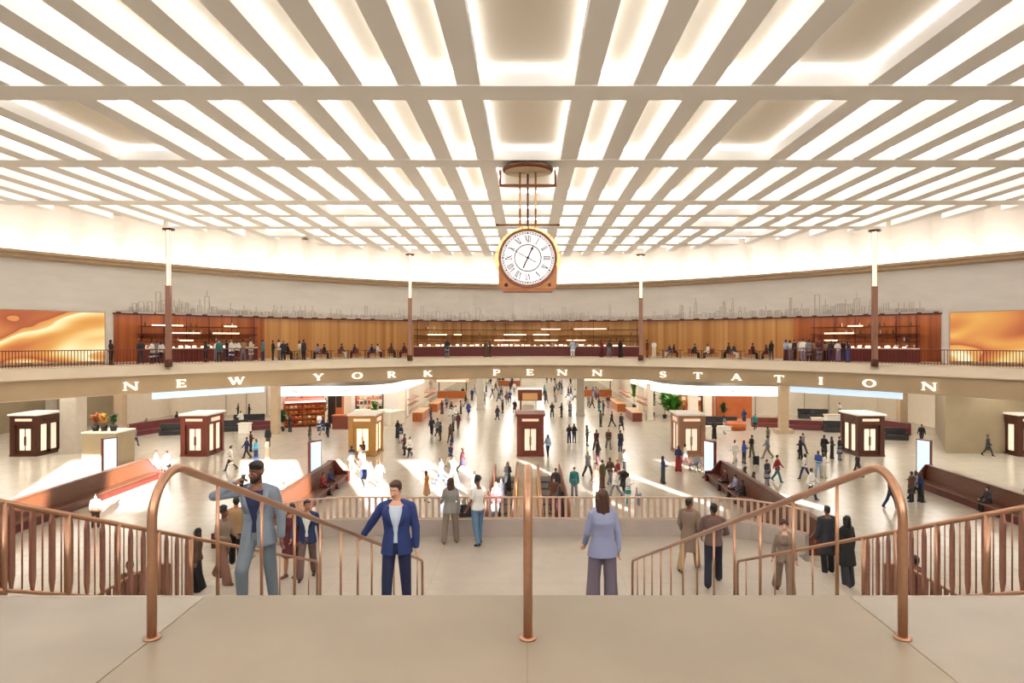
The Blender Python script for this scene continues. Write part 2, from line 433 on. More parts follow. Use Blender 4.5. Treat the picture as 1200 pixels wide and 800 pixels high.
# entrance wall behind the viewer with the tall openings the sun comes through
wins = [(-11.9, -8.6), (-6.6, -3.6), (1.2, 5.6), (8.5, 10.9), (13.3, 15.7), (16.9, 17.6), (22.5, 23.0), (27.7, 28.4), (33.2, 34.2)]
Z0, Z1 = 12.1, 16.6
mb = MB(); xs = -60.0
for a, b in wins:
    mb.box((xs + a) / 2, -6, 9, a - xs, 0.3, 18.4); mb.box((a + b) / 2, -6, (Z0 - 0.2) / 2, b - a, 0.3, Z0 + 0.2); mb.box((a + b) / 2, -6, (Z1 + 18.2) / 2, b - a, 0.3, 18.2 - Z1); xs = b
mb.box((xs + 60) / 2, -6, 9, 60 - xs, 0.3, 18.4)
struct(mb.build('wall_entrance', M_cream))
# roof and outside shell above the balcony ring, so no daylight leaks in from behind
mb = MB(); mb.box(0, 84, 18.6, 160, 190, 0.3)
for x in (-76, 76): mb.box(x, 84, 9, 0.3, 190, 20)
mb.box(0, 178, 9, 160, 0.3, 20)
mb.box(-67, -8, 9, 20, 0.3, 20); mb.box(67, -8, 9, 20, 0.3, 20)
struct(mb.build('roof_slab', M_cream))
# --- upper landing, staircase, mid landing, side flights
mb = MB(); mb.box(0, -0.66, BAL - 0.15, 100, 10.68, 0.3)
o = struct(mb.build('floor_landing', M_slab))
M_seam = mat('stone_joint', '#8d7d69', 0.6)
mb = MB()
for x in (-2.2, 0, 2.2): mb.box(x, 1.8, BAL + 0.001, 0.008, 5.7, 0.004)
struct(mb.build('floor_joint', M_seam))
mb = MB(); mb.box(-3.8, 1.8, BAL + 0.0005, 3.2, 5.7, 0.003); mb.box(3.8, 1.8, BAL + 0.0005, 3.2, 5.7, 0.003)
struct(mb.build('floor_border', mat('polished_border_stone', '#8b7e6e', 0.24, var=0.10, scale=1.2)))
NR = 22; TR = 0.405; RS = (BAL - LAND) / NR
prof = [(4.68, 0.0), (4.68, BAL)]
y, z = 4.68, BAL
for k in range(NR):
    z -= RS; prof.append((y, z)); y += TR; prof.append((y, z))
prof += [(y, 0.0)]
mb = MB(); mb.xprism(prof, -4.75, 4.75); struct(mb.build('staircase', M_stone))
YF = y                                                          # foot of the stair
edge = [(7.0, 18.0), (6.2, 18.9), (5.2, 19.3)]
poly = [(-4.75, YF - 1.5), (4.75, YF - 1.5), (4.75, 13.2), (6.9, 13.2), (6.9, 17.4), (7.3, 17.7)] + edge[1:] + [(-x, y_) for x, y_ in reversed(edge[1:])] + [(-7.3, 17.7), (-6.9, 17.4), (-6.9, 13.2), (-4.75, 13.2)]
mb = MB(); mb.prism(poly, 0, LAND); struct(mb.build('floor_mid_landing', M_stone))
# low curb under the landing railing
RAILP = [(-7.3, 17.7), (-6.9, 18.3), (-6.2, 18.9), (-5.2, 19.25), (5.2, 19.25), (6.2, 18.9), (6.9, 18.3), (7.3, 17.7)]
mb = MB()
def curb(pts, z0, z1, th):
    ins = []
    for i, (x, y_) in enumerate(pts):
        a = pts[max(i - 1, 0)]; b = pts[min(i + 1, len(pts) - 1)]
        d = Vector((b[0] - a[0], b[1] - a[1])).normalized(); ins.append((x + d.y * th, y_ - d.x * th))
    for i in range(len(pts) - 1): mb.prism([pts[i], pts[i + 1], ins[i + 1], ins[i]], z0, z1)
curb(RAILP, LAND, LAND + 0.46, 0.16)
struct(mb.build('trim_curb', mat('grey_curb_stone', '#b0a39a', 0.5, var=0.06, scale=2)))
for s, nm in ((-1, 'stair_flight_left'), (1, 'stair_flight_right')):
    prof = [(6.9, 0)]; x, z = 6.9, LAND
    prof.append((x, LAND - 0.001))
    for k in range(25):
        z -= LAND / 25; prof.append((x, z)); x += 0.276; prof.append((x, z))
    prof.append((x, 0)); pr = [(s * a, b) for a, b in prof]
    if s < 0: pr = pr[::-1]
    mb = MB(); mb.yprism(pr, 13.2, 17.4); struct(mb.build(nm, M_stone))
# ================================================================== LETTERING
def stroke(mb, pts, ws, d):
    """flat stroke of varying width along 2D pts (x,z), extruded d in y"""
    N = len(pts); L = []; R = []
    for i, (x, z) in enumerate(pts):
        a = Vector(pts[max(i - 1, 0)]); b = Vector(pts[min(i + 1, N - 1)]); t = (b - a).normalized()
        w_ = (ws[i] if isinstance(ws, (list, tuple)) else ws) / 2
        L.append((x - t.y * w_, z + t.x * w_)); R.append((x + t.y * w_, z - t.x * w_))
    for i in range(N - 1): mb.yprism([L[i], R[i], R[i + 1], L[i + 1]], -d, 0)
def serif(mb, x, z, w_, d, h=0.055): stroke(mb, [(x - w_ / 2, z), (x + w_ / 2, z)], h, d)
def arc(cx, cz, rx, rz, a0, a1, n=16): return [(cx + rx * math.cos(math.radians(a0 + (a1 - a0) * i / n)), cz + rz * math.sin(math.radians(a0 + (a1 - a0) * i / n))) for i in range(n + 1)]
TK, TN = 0.19, 0.09
def glyph(ch, d):
    """serif capital of unit height, centred in x; returns a MB"""
    mb = MB(); S = lambda p, w_: stroke(mb, p, w_, d); F = lambda x, z, w_=0.3: serif(mb, x, z, w_, d)
    t, b = 0.97, 0.03
    if ch == 'N':
        S([(-.4, 0), (-.4, 1)], TN); S([(.4, 0), (.4, 1)], TN); S([(-.42, 1), (.4, 0)], TK); F(-.42, b, .3); F(.4, t, .3); F(-.45, t, .2)
    elif ch == 'E':
        S([(-.2, 0), (-.2, 1)], TK); S([(-.38, t), (.34, t)], TN); S([(-.38, b), (.36, b)], TN); S([(-.2, .51), (.2, .51)], TN)
        S([(.33, 1), (.33, .78)], .06); S([(.35, 0), (.35, .24)], .06); S([(.19, .4), (.19, .62)], .05)
    elif ch == 'W':
        S([(-.6, 1), (-.26, 0)], TK); S([(-.26, 0), (.04, 1)], TN); S([(-.02, 1), (.3, 0)], TK); S([(.3, 0), (.6, 1)], TN); F(-.6, t); F(0, t); F(.6, t, .26)
    elif ch == 'Y':
        S([(-.38, 1), (0, .42)], TK); S([(.38, 1), (0, .42)], TN); S([(0, .48), (0, 0)], TK); F(-.38, t); F(.38, t, .26); F(0, b, .34)
    elif ch == 'O':
        p = arc(0, .5, .44, .47, 0, 360, 28); S(p + p[1:2], [TN + (TK - TN) * abs(math.cos(6.28318 * i / 28)) for i in range(30)])
    elif ch == 'R':
        S([(-.24, 0), (-.24, 1)], TK); S([(-.4, t), (.05, t)] + arc(.05, .74, .26, .23, 90, -90, 10) + [(-.24, .51)], TN); S([(.24, .82), (.31, .74), (.24, .64)], .12); S([(.0, .5), (.36, 0)], TK); F(-.24, b); F(.42, b, .16)
    elif ch == 'K':
        S([(-.28, 0), (-.28, 1)], TK); S([(.3, 1), (-.2, .42)], TN); S([(-.06, .58), (.36, 0)], TK); F(-.28, b); F(-.28, t); F(.3, t, .26); F(.38, b, .26)
    elif ch == 'P':
        S([(-.18, 0), (-.18, 1)], TK); S([(-.34, t), (.08, t)] + arc(.08, .71, .27, .26, 90, -90, 10) + [(-.18, .45)], TN); S([(.29, .82), (.35, .71), (.29, .6)], .12); F(-.18, b, .34)
    elif ch == 'S':
        S(arc(.0, .74, .24, .23, 20, 250, 12) + arc(.0, .27, .27, .24, 80, -160, 12), [TN] * 8 + [TK] * 10 + [TN] * 8); S([(.25, .98), (.25, .76)], .05); S([(-.27, .02), (-.27, .26)], .05)
    elif ch == 'T':
        S([(0, 0), (0, 1)], TK); S([(-.42, t), (.42, t)], TN); S([(-.42, 1), (-.42, .76)], .06); S([(.42, 1), (.42, .76)], .06); F(0, b, .34)
    elif ch == 'A':
        S([(-.4, 0), (0, 1)], TN); S([(-.02, 1), (.4, 0)], TK); S([(-.28, .32), (.28, .32)], .07); F(-.4, b, .26); F(.4, b)
    elif ch == 'I':
        S([(0, 0), (0, 1)], TK); F(0, b, .36); F(0, t, .36)
    elif ch == 'V':
        S([(-.35, 1), (0, 0)], TK); S([(0, 0), (.35, 1)], TN); F(-.35, t); F(.35, t)
    elif ch == 'X':
        S([(-.35, 1), (.35, 0)], TK); S([(.35, 1), (-.35, 0)], TN); F(-.35, t); F(.35, t); F(-.35, b); F(.35, b)
    return mb
M_let = mat('backlit_letter', '#fffaf0', 0.4, emit=1.0, ecol='#fff6e6')
sign = thing('station_sign', 'large glowing serif station-name letters along the curved balcony fascia', 'sign', (0, 66.4, 6.0))
word = [('N', 153), ('E', 212), ('W', 277), ('Y', 373), ('O', 418.5), ('R', 458.5), ('K', 501), ('P', 581.5), ('E', 621), ('N', 659), ('N', 700), ('S', 777), ('T', 818), ('A', 863), ('T', 913), ('I', 962), ('O', 1019), ('N', 1089)]
for ch, px in word:
    u = (px - CX) / FPX; p = cp(u, 66.42); g = glyph(ch, 0.08)
    H = 0.54; g.v = [(x * H * 1.7, y, z * H) for x, y, z in g.v]
    o = g.build('letter', M_let, sign, Vector((p.x, p.y - 66.4, 5.86 - 6.0)), ctan(u))

def textmesh(name, txt, size, m, parent, loc, rz=0.0, ext=0.01):
    c = bpy.data.curves.new(name, 'FONT'); c.body = txt; c.size = size; c.extrude = ext; c.align_x = 'CENTER'; c.align_y = 'CENTER'
    t = bpy.data.objects.new(name, c); COL.objects.link(t); dg = bpy.context.evaluated_depsgraph_get()
    me = bpy.data.meshes.new_from_object(t.evaluated_get(dg)); me.materials.clear(); me.materials.append(m)
    bpy.data.objects.remove(t); o = link(name, me, parent, loc); o.rotation_euler = (math.radians(90), 0, rz)
    return o

# ================================================================== LAMP POLES on the balcony edge
M_shaft = mat('pale_bronze_shaft', '#a07868', 0.4, metal=0.35)
M_tubel = mat('pole_light', '#fff2d4', 0.4, emit=2.2, ecol='#fff0cc')
polelab = ['tall bronze lamp post with lit top, leftmost of four on the balcony edge',
           'tall bronze lamp post with lit top on the balcony edge, left of the hanging clock',
           'tall bronze lamp post with lit top on the balcony edge, right of the hanging clock',
           'tall bronze lamp post with lit top, rightmost of four on the balcony edge']
for px, lab in zip((197.5, 480.5, 751, 1025), polelab):
    u = (px - CX) / FPX; p = cp(u, 67.2)
    t = thing('lamp_post', lab, 'lamp post', (p.x, p.y, BAL - 0.22), 0, 'lamp posts on the balcony edge')
    k = p.y / 49.0; k = 1.0 + (k - 1) * 0.8
    zt = HC - BAL + 0.16; zs = 5.9; r = 0.155
    mb = MB()
    for a in range(4):
        mb.box(r * 0.75 * math.cos(a * 1.5708 + 0.785), r * 0.75 * math.sin(a * 1.5708 + 0.785), zs / 2, 0.16, 0.16, zs)
    mb.build('shaft', M_shaft, t)
    mb = MB(); mb.lathe([(0.13, zs), (0.13, zt - 0.02)], 0, 0, 16); mb.build('light_tube', M_tubel, t)
    for a in range(4):
        mb = MB(); mb.box(r * 0.95 * math.cos(a * 1.5708 + 0.785), r * 0.95 * math.sin(a * 1.5708 + 0.785), (zs + zt) / 2, 0.05, 0.05, zt - zs); mb.build('corner_rod', M_brass, t)
    mb = MB(); mb.lathe([(0.42, zt - 0.12), (0.42, zt)], 0, 0, 20); mb.build('top_cap', M_bronze, t)
    mb = MB(); mb.lathe([(0.26, 0), (0.26, 0.5), (0.2, 0.55)], 0, 0, 16); mb.build('foot', M_bronze, t)

# ================================================================== HANGING CLOCK
YC = 31.3; sc = YC / FPX
clk = thing('hanging_clock', 'big round bronze station clock with roman numerals hanging from the ceiling', 'clock', (0.02, YC, HC))
def cz(py): return EYE - (py - CY) * sc - HC
ZC_ = cz(304); R = 1.26
M_face = mat('clock_glass_lit', '#f6f2f0', 0.4, emit=0.75, ecol='#fdf4f0')
M_cb = mat('clock_bronze', '#7a4a34', 0.35, metal=0.7, var=0.1, scale=5)
M_cc = mat('clock_copper_case', '#94623f', 0.3, metal=0.75, var=0.08, scale=5)
mb = MB()
for y0, y1, ro, ri in ((-0.62, -0.48, R + 0.06, R - 0.06), (0.48, 0.62, R + 0.06, R - 0.06)):
    N = 48
    for k in range(N):
        a0, a1 = 6.28318 * k / N, 6.28318 * (k + 1) / N
        mb.yprism([(ro * math.cos(a0), ZC_ + ro * math.sin(a0)), (ro * math.cos(a1), ZC_ + ro * math.sin(a1)), (ri * math.cos(a1), ZC_ + ri * math.sin(a1)), (ri * math.cos(a0), ZC_ + ri * math.sin(a0))], y0, y1)
mb.build('bezel', M_cb, clk)
mb = MB()   # case: squared lower body with cut corners and rounded upper part
pts = [(R * 1.0, ZC_ - 0.15)] + [(R * 1.05, ZC_ - 0.4), (R * 1.05, ZC_ - 1.25), (R * 0.88, ZC_ - 1.5), (-R * 0.88, ZC_ - 1.5), (-R * 1.05, ZC_ - 1.25), (-R * 1.05, ZC_ - 0.4), (-R, ZC_ - 0.15)]
mb.yprism(pts, -0.44, 0.44); mb.build('lower_case', M_cc, clk)
mb = MB(); mb.yprism([(R * math.cos(math.radians(a)), ZC_ + R * math.sin(math.radians(a))) for a in range(0, 360, 10)], -0.5, 0.5); mb.build('drum', M_cc, clk)
mb = MB()
for s in (-1, 1): mb.ball((s * 0.98, -0.45, ZC_ - 1.2), 0.08, 0.05, 0.08)
mb.box(0, -0.42, ZC_ - 1.5, 2.2, 0.2, 0.06); mb.box(0, -0.42, ZC_ - 1.38, 2.4, 0.1, 0.03); mb.build('case_moulding', M_cb, clk)
for yy, s in ((-0.6, 1), (0.6, -1)):
    mb = MB(); mb.yprism([((R - 0.05) * math.cos(math.radians(a)), ZC_ + (R - 0.05) * math.sin(math.radians(a))) for a in range(0, 360, 8)], min(yy, yy * 0.9), max(yy, yy * 0.9)); f = mb.build('dial', M_face, clk)
mb = MB(); M_ink = mat('dial_ink', '#3a3438', 0.5)
def ringf(m_, ro, ri, y0, y1, N=48):
    for k in range(N):
        a0, a1 = 6.28318 * k / N, 6.28318 * (k + 1) / N
        m_.yprism([(ro * math.cos(a0), ZC_ + ro * math.sin(a0)), (ro * math.cos(a1), ZC_ + ro * math.sin(a1)), (ri * math.cos(a1), ZC_ + ri * math.sin(a1)), (ri * math.cos(a0), ZC_ + ri * math.sin(a0))], y0, y1)
ringf(mb, 1.1, 1.075, -0.625, -0.6); ringf(mb, 0.62, 0.575, -0.63, -0.6); ringf(mb, 1.17, 1.15, -0.625, -0.6)
for k in range(60):
    a = 6.28318 * k / 60; c, q = math.cos(a), math.sin(a); w_ = 0.03 if k % 5 == 0 else 0.012
    mb.yprism([(1.08 * c - w_ * q, ZC_ + 1.08 * q + w_ * c), (1.08 * c + w_ * q, ZC_ + 1.08 * q - w_ * c), (1.16 * c + w_ * q, ZC_ + 1.16 * q - w_ * c), (1.16 * c - w_ * q, ZC_ + 1.16 * q + w_ * c)], -0.625, -0.6)
NUM = ['XII', 'I', 'II', 'III', 'IV', 'V', 'VI', 'VII', 'VIII', 'IX', 'X', 'XI']
for k, s_ in enumerate(NUM):
    adv = {'I': .36, 'V': .7, 'X': .72}; W = sum(adv[c] for c in s_); x = -W / 2; th = -math.radians(30 * k)
    for c in s_:
        g = glyph(c, 0.02); x += adv[c] / 2
        for (vx, vy, vz) in g.v[:0]: pass
        h = 0.30
        g.v = [(((vx + x) * h * 0.62), vy, (vz - 0.5) * h + 0.86) for vx, vy, vz in g.v]
        g.v = [(vx * math.cos(th) - vz * math.sin(th), vy - 0.605, ZC_ + vx * math.sin(th) + vz * math.cos(th)) for vx, vy, vz in g.v]
        mb.add(g.v, g.f); x += adv[c] / 2
mb.build('dial_markings', M_ink, clk)
def hand(name, ang, r0, r1, w0, w1, y):
    m_ = MB(); a = math.radians(90 - ang); c, q = math.cos(a), math.sin(a)
    m_.yprism([(r0 * c - w0 * q, ZC_ + r0 * q + w0 * c), (r0 * c + w0 * q, ZC_ + r0 * q - w0 * c), (r1 * c + w1 * q, ZC_ + r1 * q - w1 * c), (r1 * c - w1 * q, ZC_ + r1 * q + w1 * c)], y - 0.015, y)
    m_.ball((0, y, ZC_), 0.06, 0.03, 0.06)
    if name == 'hour_hand': m_.ball(((r1 - .1) * c, y, ZC_ + (r1 - .1) * q), 0.07, 0.02, 0.07)
    m_.build(name, mat('clock_hand_steel', '#55505a', 0.4), clk)
hand('hour_hand', 25, -0.5, 0.56, 0.035, 0.03, -0.65); hand('minute_hand', 298, -0.45, 0.95, 0.022, 0.012, -0.67)
for x in (-0.36, 0, 0.36):
    mb = MB(); mb.tube([(x, 0, -0.35 if x else -0.1), (x, 0, ZC_ + R * (0.98 if not x else 0.93))], 0.045, 8); mb.build('hanging_rod', M_cb if x == 0 else M_brass, clk)
mb = MB(); mb.box(0, 0, cz(217.5), 2.5, 0.14, 0.12); mb.box(-1.26, 0, cz(209), 0.1, 0.14, 0.75); mb.box(1.26, 0, cz(209), 0.1, 0.14, 0.75); mb.build('ceiling_bracket', M_cb, clk)
mb = MB(); mb.lathe([(1.1, -0.42), (1.16, -0.36), (1.16, -0.26), (1.06, -0.22)], 0, 0, 40); mb.build('canopy_ring', M_cb, clk)
mb = MB(); mb.lathe([(1.05, -0.43), (1.05, -0.40)], 0, 0, 40); mb.box(0, 0, -0.46, 2.1, 0.06, 0.06); mb.box(0, 0, -0.46, 0.06, 2.1, 0.06); mb.lathe([(0.2, -0.5), (0.2, -0.02)], 0, 0, 16); mb.build('canopy_plate', mat('canopy_cream', '#d9c2a0', 0.5), clk)
mb = MB(); mb.tube([(-1.4, 0, cz(263.5)), (1.4, 0, cz(263.5))], 0.04, 8); mb.ball((-1.4, 0, cz(263.5)), .08, .08, .06); mb.ball((1.4, 0, cz(263.5)), .08, .08, .06); mb.build('cross_bar', M_cb, clk)
M_amber = mat('amber_glass_lit', '#f0c070', 0.3, emit=0.8, ecol='#ffd890')
mb = MB()   # glowing side glass behind the dial rim
for k in range(20):
    a0, a1 = math.radians(-20 + 11 * k), math.radians(-20 + 11 * (k + 0.82)); ro, ri = R + 0.24, R + 0.04
    mb.yprism([(ro * math.cos(a0), ZC_ + ro * math.sin(a0)), (ro * math.cos(a1), ZC_ + ro * math.sin(a1)), (ri * math.cos(a1), ZC_ + ri * math.sin(a1)), (ri * math.cos(a0), ZC_ + ri * math.sin(a0))], -0.1, 0.1)
mb.build('glowing_rim', M_amber, clk)

# ================================================================== HANDRAILS ON THE STAIR
SL = 0.375
SN = RS / TR
def nose(y): return BAL - SN * (y - 4.68) if y < YF else LAND
RZ = 0.72
def handrail(X, label, first=4.0, last=14.3):
    t = thing('handrail', label, 'handrail', (X, first, BAL), 0, 'copper handrails of the wide stair')
    zt = lambda y: EYE - 0.79 - 0.382 * (y - 4.25) + 0.01 - BAL
    r = 0.027; path = [(0, 0, 0)]; ztop = zt(4.30)
    RB = 0.27; yb = RB * (1 - math.cos(math.radians(110.9))); zb = zt(first + yb) - RB * math.sin(math.radians(110.9))
    path += [(0, 0, 0.4), (0, 0, zb)]
    for k in range(1, 13):
        a = math.radians(110.9 * k / 12); path.append((0, RB * (1 - math.cos(a)), zb + RB * math.sin(a)))
    for y in (5.2, 6, 8, 10, 12, last - 0.12): path.append((0, y - first, zt(y)))
    path += [(0, last - first - 0.02, zt(last) - 0.03), (0, last - first, zt(last) - 0.12), (0, last - first, LAND - BAL)]
    mb = MB(); mb.tube(path, r, 12); mb.build('rail', M_brass if False else M_copper, t)
    y = 4.85
    while y < last - 0.3:
        mb = MB(); mb.tube([(0, y - first, nose(y) - BAL - 0.1), (0, y - first, zt(y) - 0.01)], 0.014, 6); mb.build('post', M_copper, t); y += 0.8
    mb = MB(); mb.lathe([(0.05, 0), (0.05, 0.012), (0.03, 0.014)], 0, 0, 14); mb.build('base_collar', M_copper, t)
    return t
handrail(-2.2, 'copper handrail with rounded top post, left of the stair, by the man on the phone')
handrail(0.003, 'copper handrail down the middle of the stair, seen end-on')
handrail(2.2, 'copper handrail with rounded top post on the right of the stair')

def balustrade(X, label):
    s = 1 if X > 0 else -1
    t = thing('stair_balustrade', label, 'balustrade', (X, 4.75, BAL), 0, 'outer stair balustrades')
    zt = lambda y: EYE - 0.79 - 0.382 * (y - 4.25) - BAL - 0.01
    P = lambda y, z: (0, y - 4.75, z)
    mb = MB(); mb.tube([P(3.4, zt(3.4)), P(14.2, zt(14.2)), P(14.3, zt(14.3) - 0.06), P(14.3, LAND - BAL)], 0.026, 10); mb.build('rail', M_copper, t)
    mb = MB(); mb.tube([P(4.75, nose(4.75) - BAL + 0.09), P(8.92, nose(8.92) - BAL + 0.09)], 0.018, 8); mb.build('bottom_rail', M_copper, t)
    y = 4.93; k = 0
    while y < 14.2:
        mb = MB(); mb.tube([P(y, nose(y) - BAL - 0.12), P(y, zt(y))], 0.03 if y < 9 else 0.014, 8); mb.build('post', M_copper, t); y += 0.8
    y = 4.82
    while y < 8.9:
        z0, z1 = nose(y) - BAL + 0.1, zt(y); a, w_ = z0 + 0.02, 0.031
        mb = MB(); mb.xprism([(y - 4.75 - 0.006, z0), (y - 4.75 + 0.006, z0), (y - 4.75 + w_, z0 + 0.12), (y - 4.75 + w_, z1 - 0.1), (y - 4.75 + 0.006, z1), (y - 4.75 - 0.006, z1), (y - 4.75 - w_, z1 - 0.1), (y - 4.75 - w_, z0 + 0.12)], -0.012, 0.012)
        mb.build('blade_baluster', M_dkcop, t)
        mb = MB(); mb.tube([P(y + 0.125, z0 - 0.04), P(y + 0.125, zt(y + 0.125))], 0.008, 6); mb.build('thin_baluster', M_dkcop, t)
        y += 0.25
    return t
balustrade(-4.4, 'copper balustrade of wide blades on the left edge of the stair')
balustrade(4.4, 'copper balustrade of wide blades on the right edge of the stair')

# railing round the mid landing
def along(pts, step, start=0.05):
    out = []; carry = start
    for (a, b) in zip(pts[:-1], pts[1:]):
        va, vb = Vector(a), Vector(b); L = (vb - va).length; d = carry
        while d < L: out.append((va + (vb - va) * d / L, math.atan2((vb - va).y, (vb - va).x))); d += step
        carry = d - L
    return out
t = thing('landing_railing', 'low copper and cream slatted railing along the far edge of the mid landing', 'railing', (0, 19.2, LAND + 0.46))
o_ = Vector((0, 19.2, LAND + 0.46)); RC = [(x * 0.995, y - 0.08) for x, y in RAILP]
M_palecop = mat('pale_copper', '#cdb09c', 0.4, metal=0.4)
mb = MB(); mb.tube([(x, y - 19.2, 0.62) for x, y in RC], 0.028, 8); mb.build('top_rail', M_palecop, t)
mb = MB(); mb.tube([(x, y - 19.2, 0.04) for x, y in RC], 0.02, 8); mb.build('bottom_rail', M_palecop, t)
mb0 = MB(); mb0.box(0, 0, 0.32, 0.075, 0.02, 0.56); slat = mb0.mesh('slat', M_palecop)
for p, a in along(RC, 0.178): o = link('slat', slat, t, (p.x, p.y - 19.2, 0.0), a)
# slatted guard beside each side flight
for s, lab in ((-1, 'dark copper slatted guard of the side steps behind the left balustrade'), (1, 'dark copper slatted guard of the side steps behind the right balustrade')):
    t = thing('flight_guard', lab, 'railing', (s * 7.0, 13.35, LAND), 0, 'side step guards')
    sl = LAND / (25 * 0.276); L = 6.8
    mb = MB(); mb.tube([(0, 0, 1.12), (s * 0.3, 0, 1.12), (s * L, 0, 1.12 - sl * (L - 0.3))], 0.03, 8); mb.build('top_rail', M_copper, t)
    mb = MB(); mb.tube([(0, 0, 0.12), (s * 0.3, 0, 0.12), (s * L, 0, 0.12 - sl * (L - 0.3))], 0.02, 8); mb.build('bottom_rail', M_copper, t)
    x = 0.02
    while x < L:
        zz = -sl * max(0, x - 0.3); mb = MB(); mb.box(s * x, 0, 0.62 + zz, 0.085, 0.02, 1.0); mb.build('slat', M_dkcop, t); x += 0.13

# balcony railing at both ends
for s, lab in ((-1, 'thin dark balustrade on the balcony before the left screen and left bar'), (1, 'thin dark balustrade on the balcony before the right bar and right screen')):
    us = [s * (0.385 + 0.0048 * k) for k in range(0, 99)]
    p0 = cp(us[0], 68.3)
    t = thing('balcony_railing', lab, 'railing', (p0.x, p0.y, BAL), 0, 'balcony railings')
    mb = MB(); mb.tube([(cp(u, 68.3).x - p0.x, cp(u, 68.3).y - p0.y, 1.05) for u in us], 0.03, 6); mb.build('top_rail', M_redbrz, t)
    mb = MB(); mb.tube([(cp(u, 68.3).x - p0.x, cp(u, 68.3).y - p0.y, 0.1) for u in us], 0.02, 6); mb.build('bottom_rail', M_redbrz, t)
    mb = MB(); mb.box(0, 0, 0.52, 0.032, 0.032, 1.04); bal = mb.mesh('baluster', M_redbrz)
    for u in us: p = cp(u, 68.3); link('baluster', bal, t, (p.x - p0.x, p.y - p0.y, 0))

# ================================================================== LED SCREENS with flowing dune picture
def dune_mat(name, ph, bands):
    m = bpy.data.materials.new(name); m.use_nodes = True; nt = m.node_tree; b = nt.nodes['Principled BSDF']; L = nt.links
    tc = nt.nodes.new('ShaderNodeTexCoord'); mp = nt.nodes.new('ShaderNodeMapping'); mp.inputs['Location'].default_value = ph
    mp.inputs['Scale'].default_value = (0.09, 0.09, 0.32)
    nz = nt.nodes.new('ShaderNodeTexNoise'); nz.inputs['Scale'].default_value = 1.0; nz.inputs['Detail'].default_value = 0.5; nz.inputs['Distortion'].default_value = 1.6
    wv = nt.nodes.new('ShaderNodeMath'); wv.operation = 'MULTIPLY'; wv.inputs[1].default_value = bands
    fr = nt.nodes.new('ShaderNodeMath'); fr.operation = 'FRACT'
    rp = nt.nodes.new('ShaderNodeValToRGB'); e = rp.color_ramp.elements
    e[0].position = 0; e[0].color = lin('#a8502c'); e[1].position = 1.0; e[1].color = lin('#d98a4a')
    for pos, c in ((0.15, '#c8713a'), (0.4, '#e0a04c'), (0.62, '#f6d48e'), (0.8, '#fff0c4'), (0.86, '#e8b060')): x = e.new(pos); x.color = lin(c)
    L.new(tc.outputs['Object'], mp.inputs[0]); L.new(mp.outputs[0], nz.inputs['Vector']); L.new(nz.outputs['Fac'], wv.inputs[0]); L.new(wv.outputs[0], fr.inputs[0]); L.new(fr.outputs[0], rp.inputs[0])
    L.new(rp.outputs[0], b.inputs['Emission Color']); b.inputs['Emission Strength'].default_value = 0.95; b.inputs['Base Color'].default_value = (0.02, 0.02, 0.02, 1); b.inputs['Roughness'].default_value = 0.4
    MATS[name] = m; return m
for s, lab, m_ in ((-1, 'big bright screen of golden dunes on the wall at the left end of the balcony', dune_mat('dune_screen_one', (0.35, 0.1, 0.6), 3.2)),
                   (1, 'big bright screen of golden dunes on the wall at the right end of the balcony', dune_mat('dune_screen_two', (2.2, 1.0, 0.2), 2.6))):
    us = sorted(s * x for x in urange(0.619, 0.86, 20)); p0 = cp(us[0], 71.8)
    t = thing('video_screen', lab, 'screen', (0, 0, 0), 0, 'dune screens')
    mb = MB(); sweep(mb, [(71.75, BAL + 0.25), (71.75, WB - 0.06)], us); mb.build('display', m_, t)
    mb = MB(); sweep(mb, [(71.78, WB - 0.06), (71.7, WB - 0.06), (71.7, WB), (71.98, WB), (71.98, BAL + 0.12), (71.7, BAL + 0.12), (71.7, BAL + 0.25), (71.78, BAL + 0.25)], us); mb.build('screen_frame', M_cornice, t)

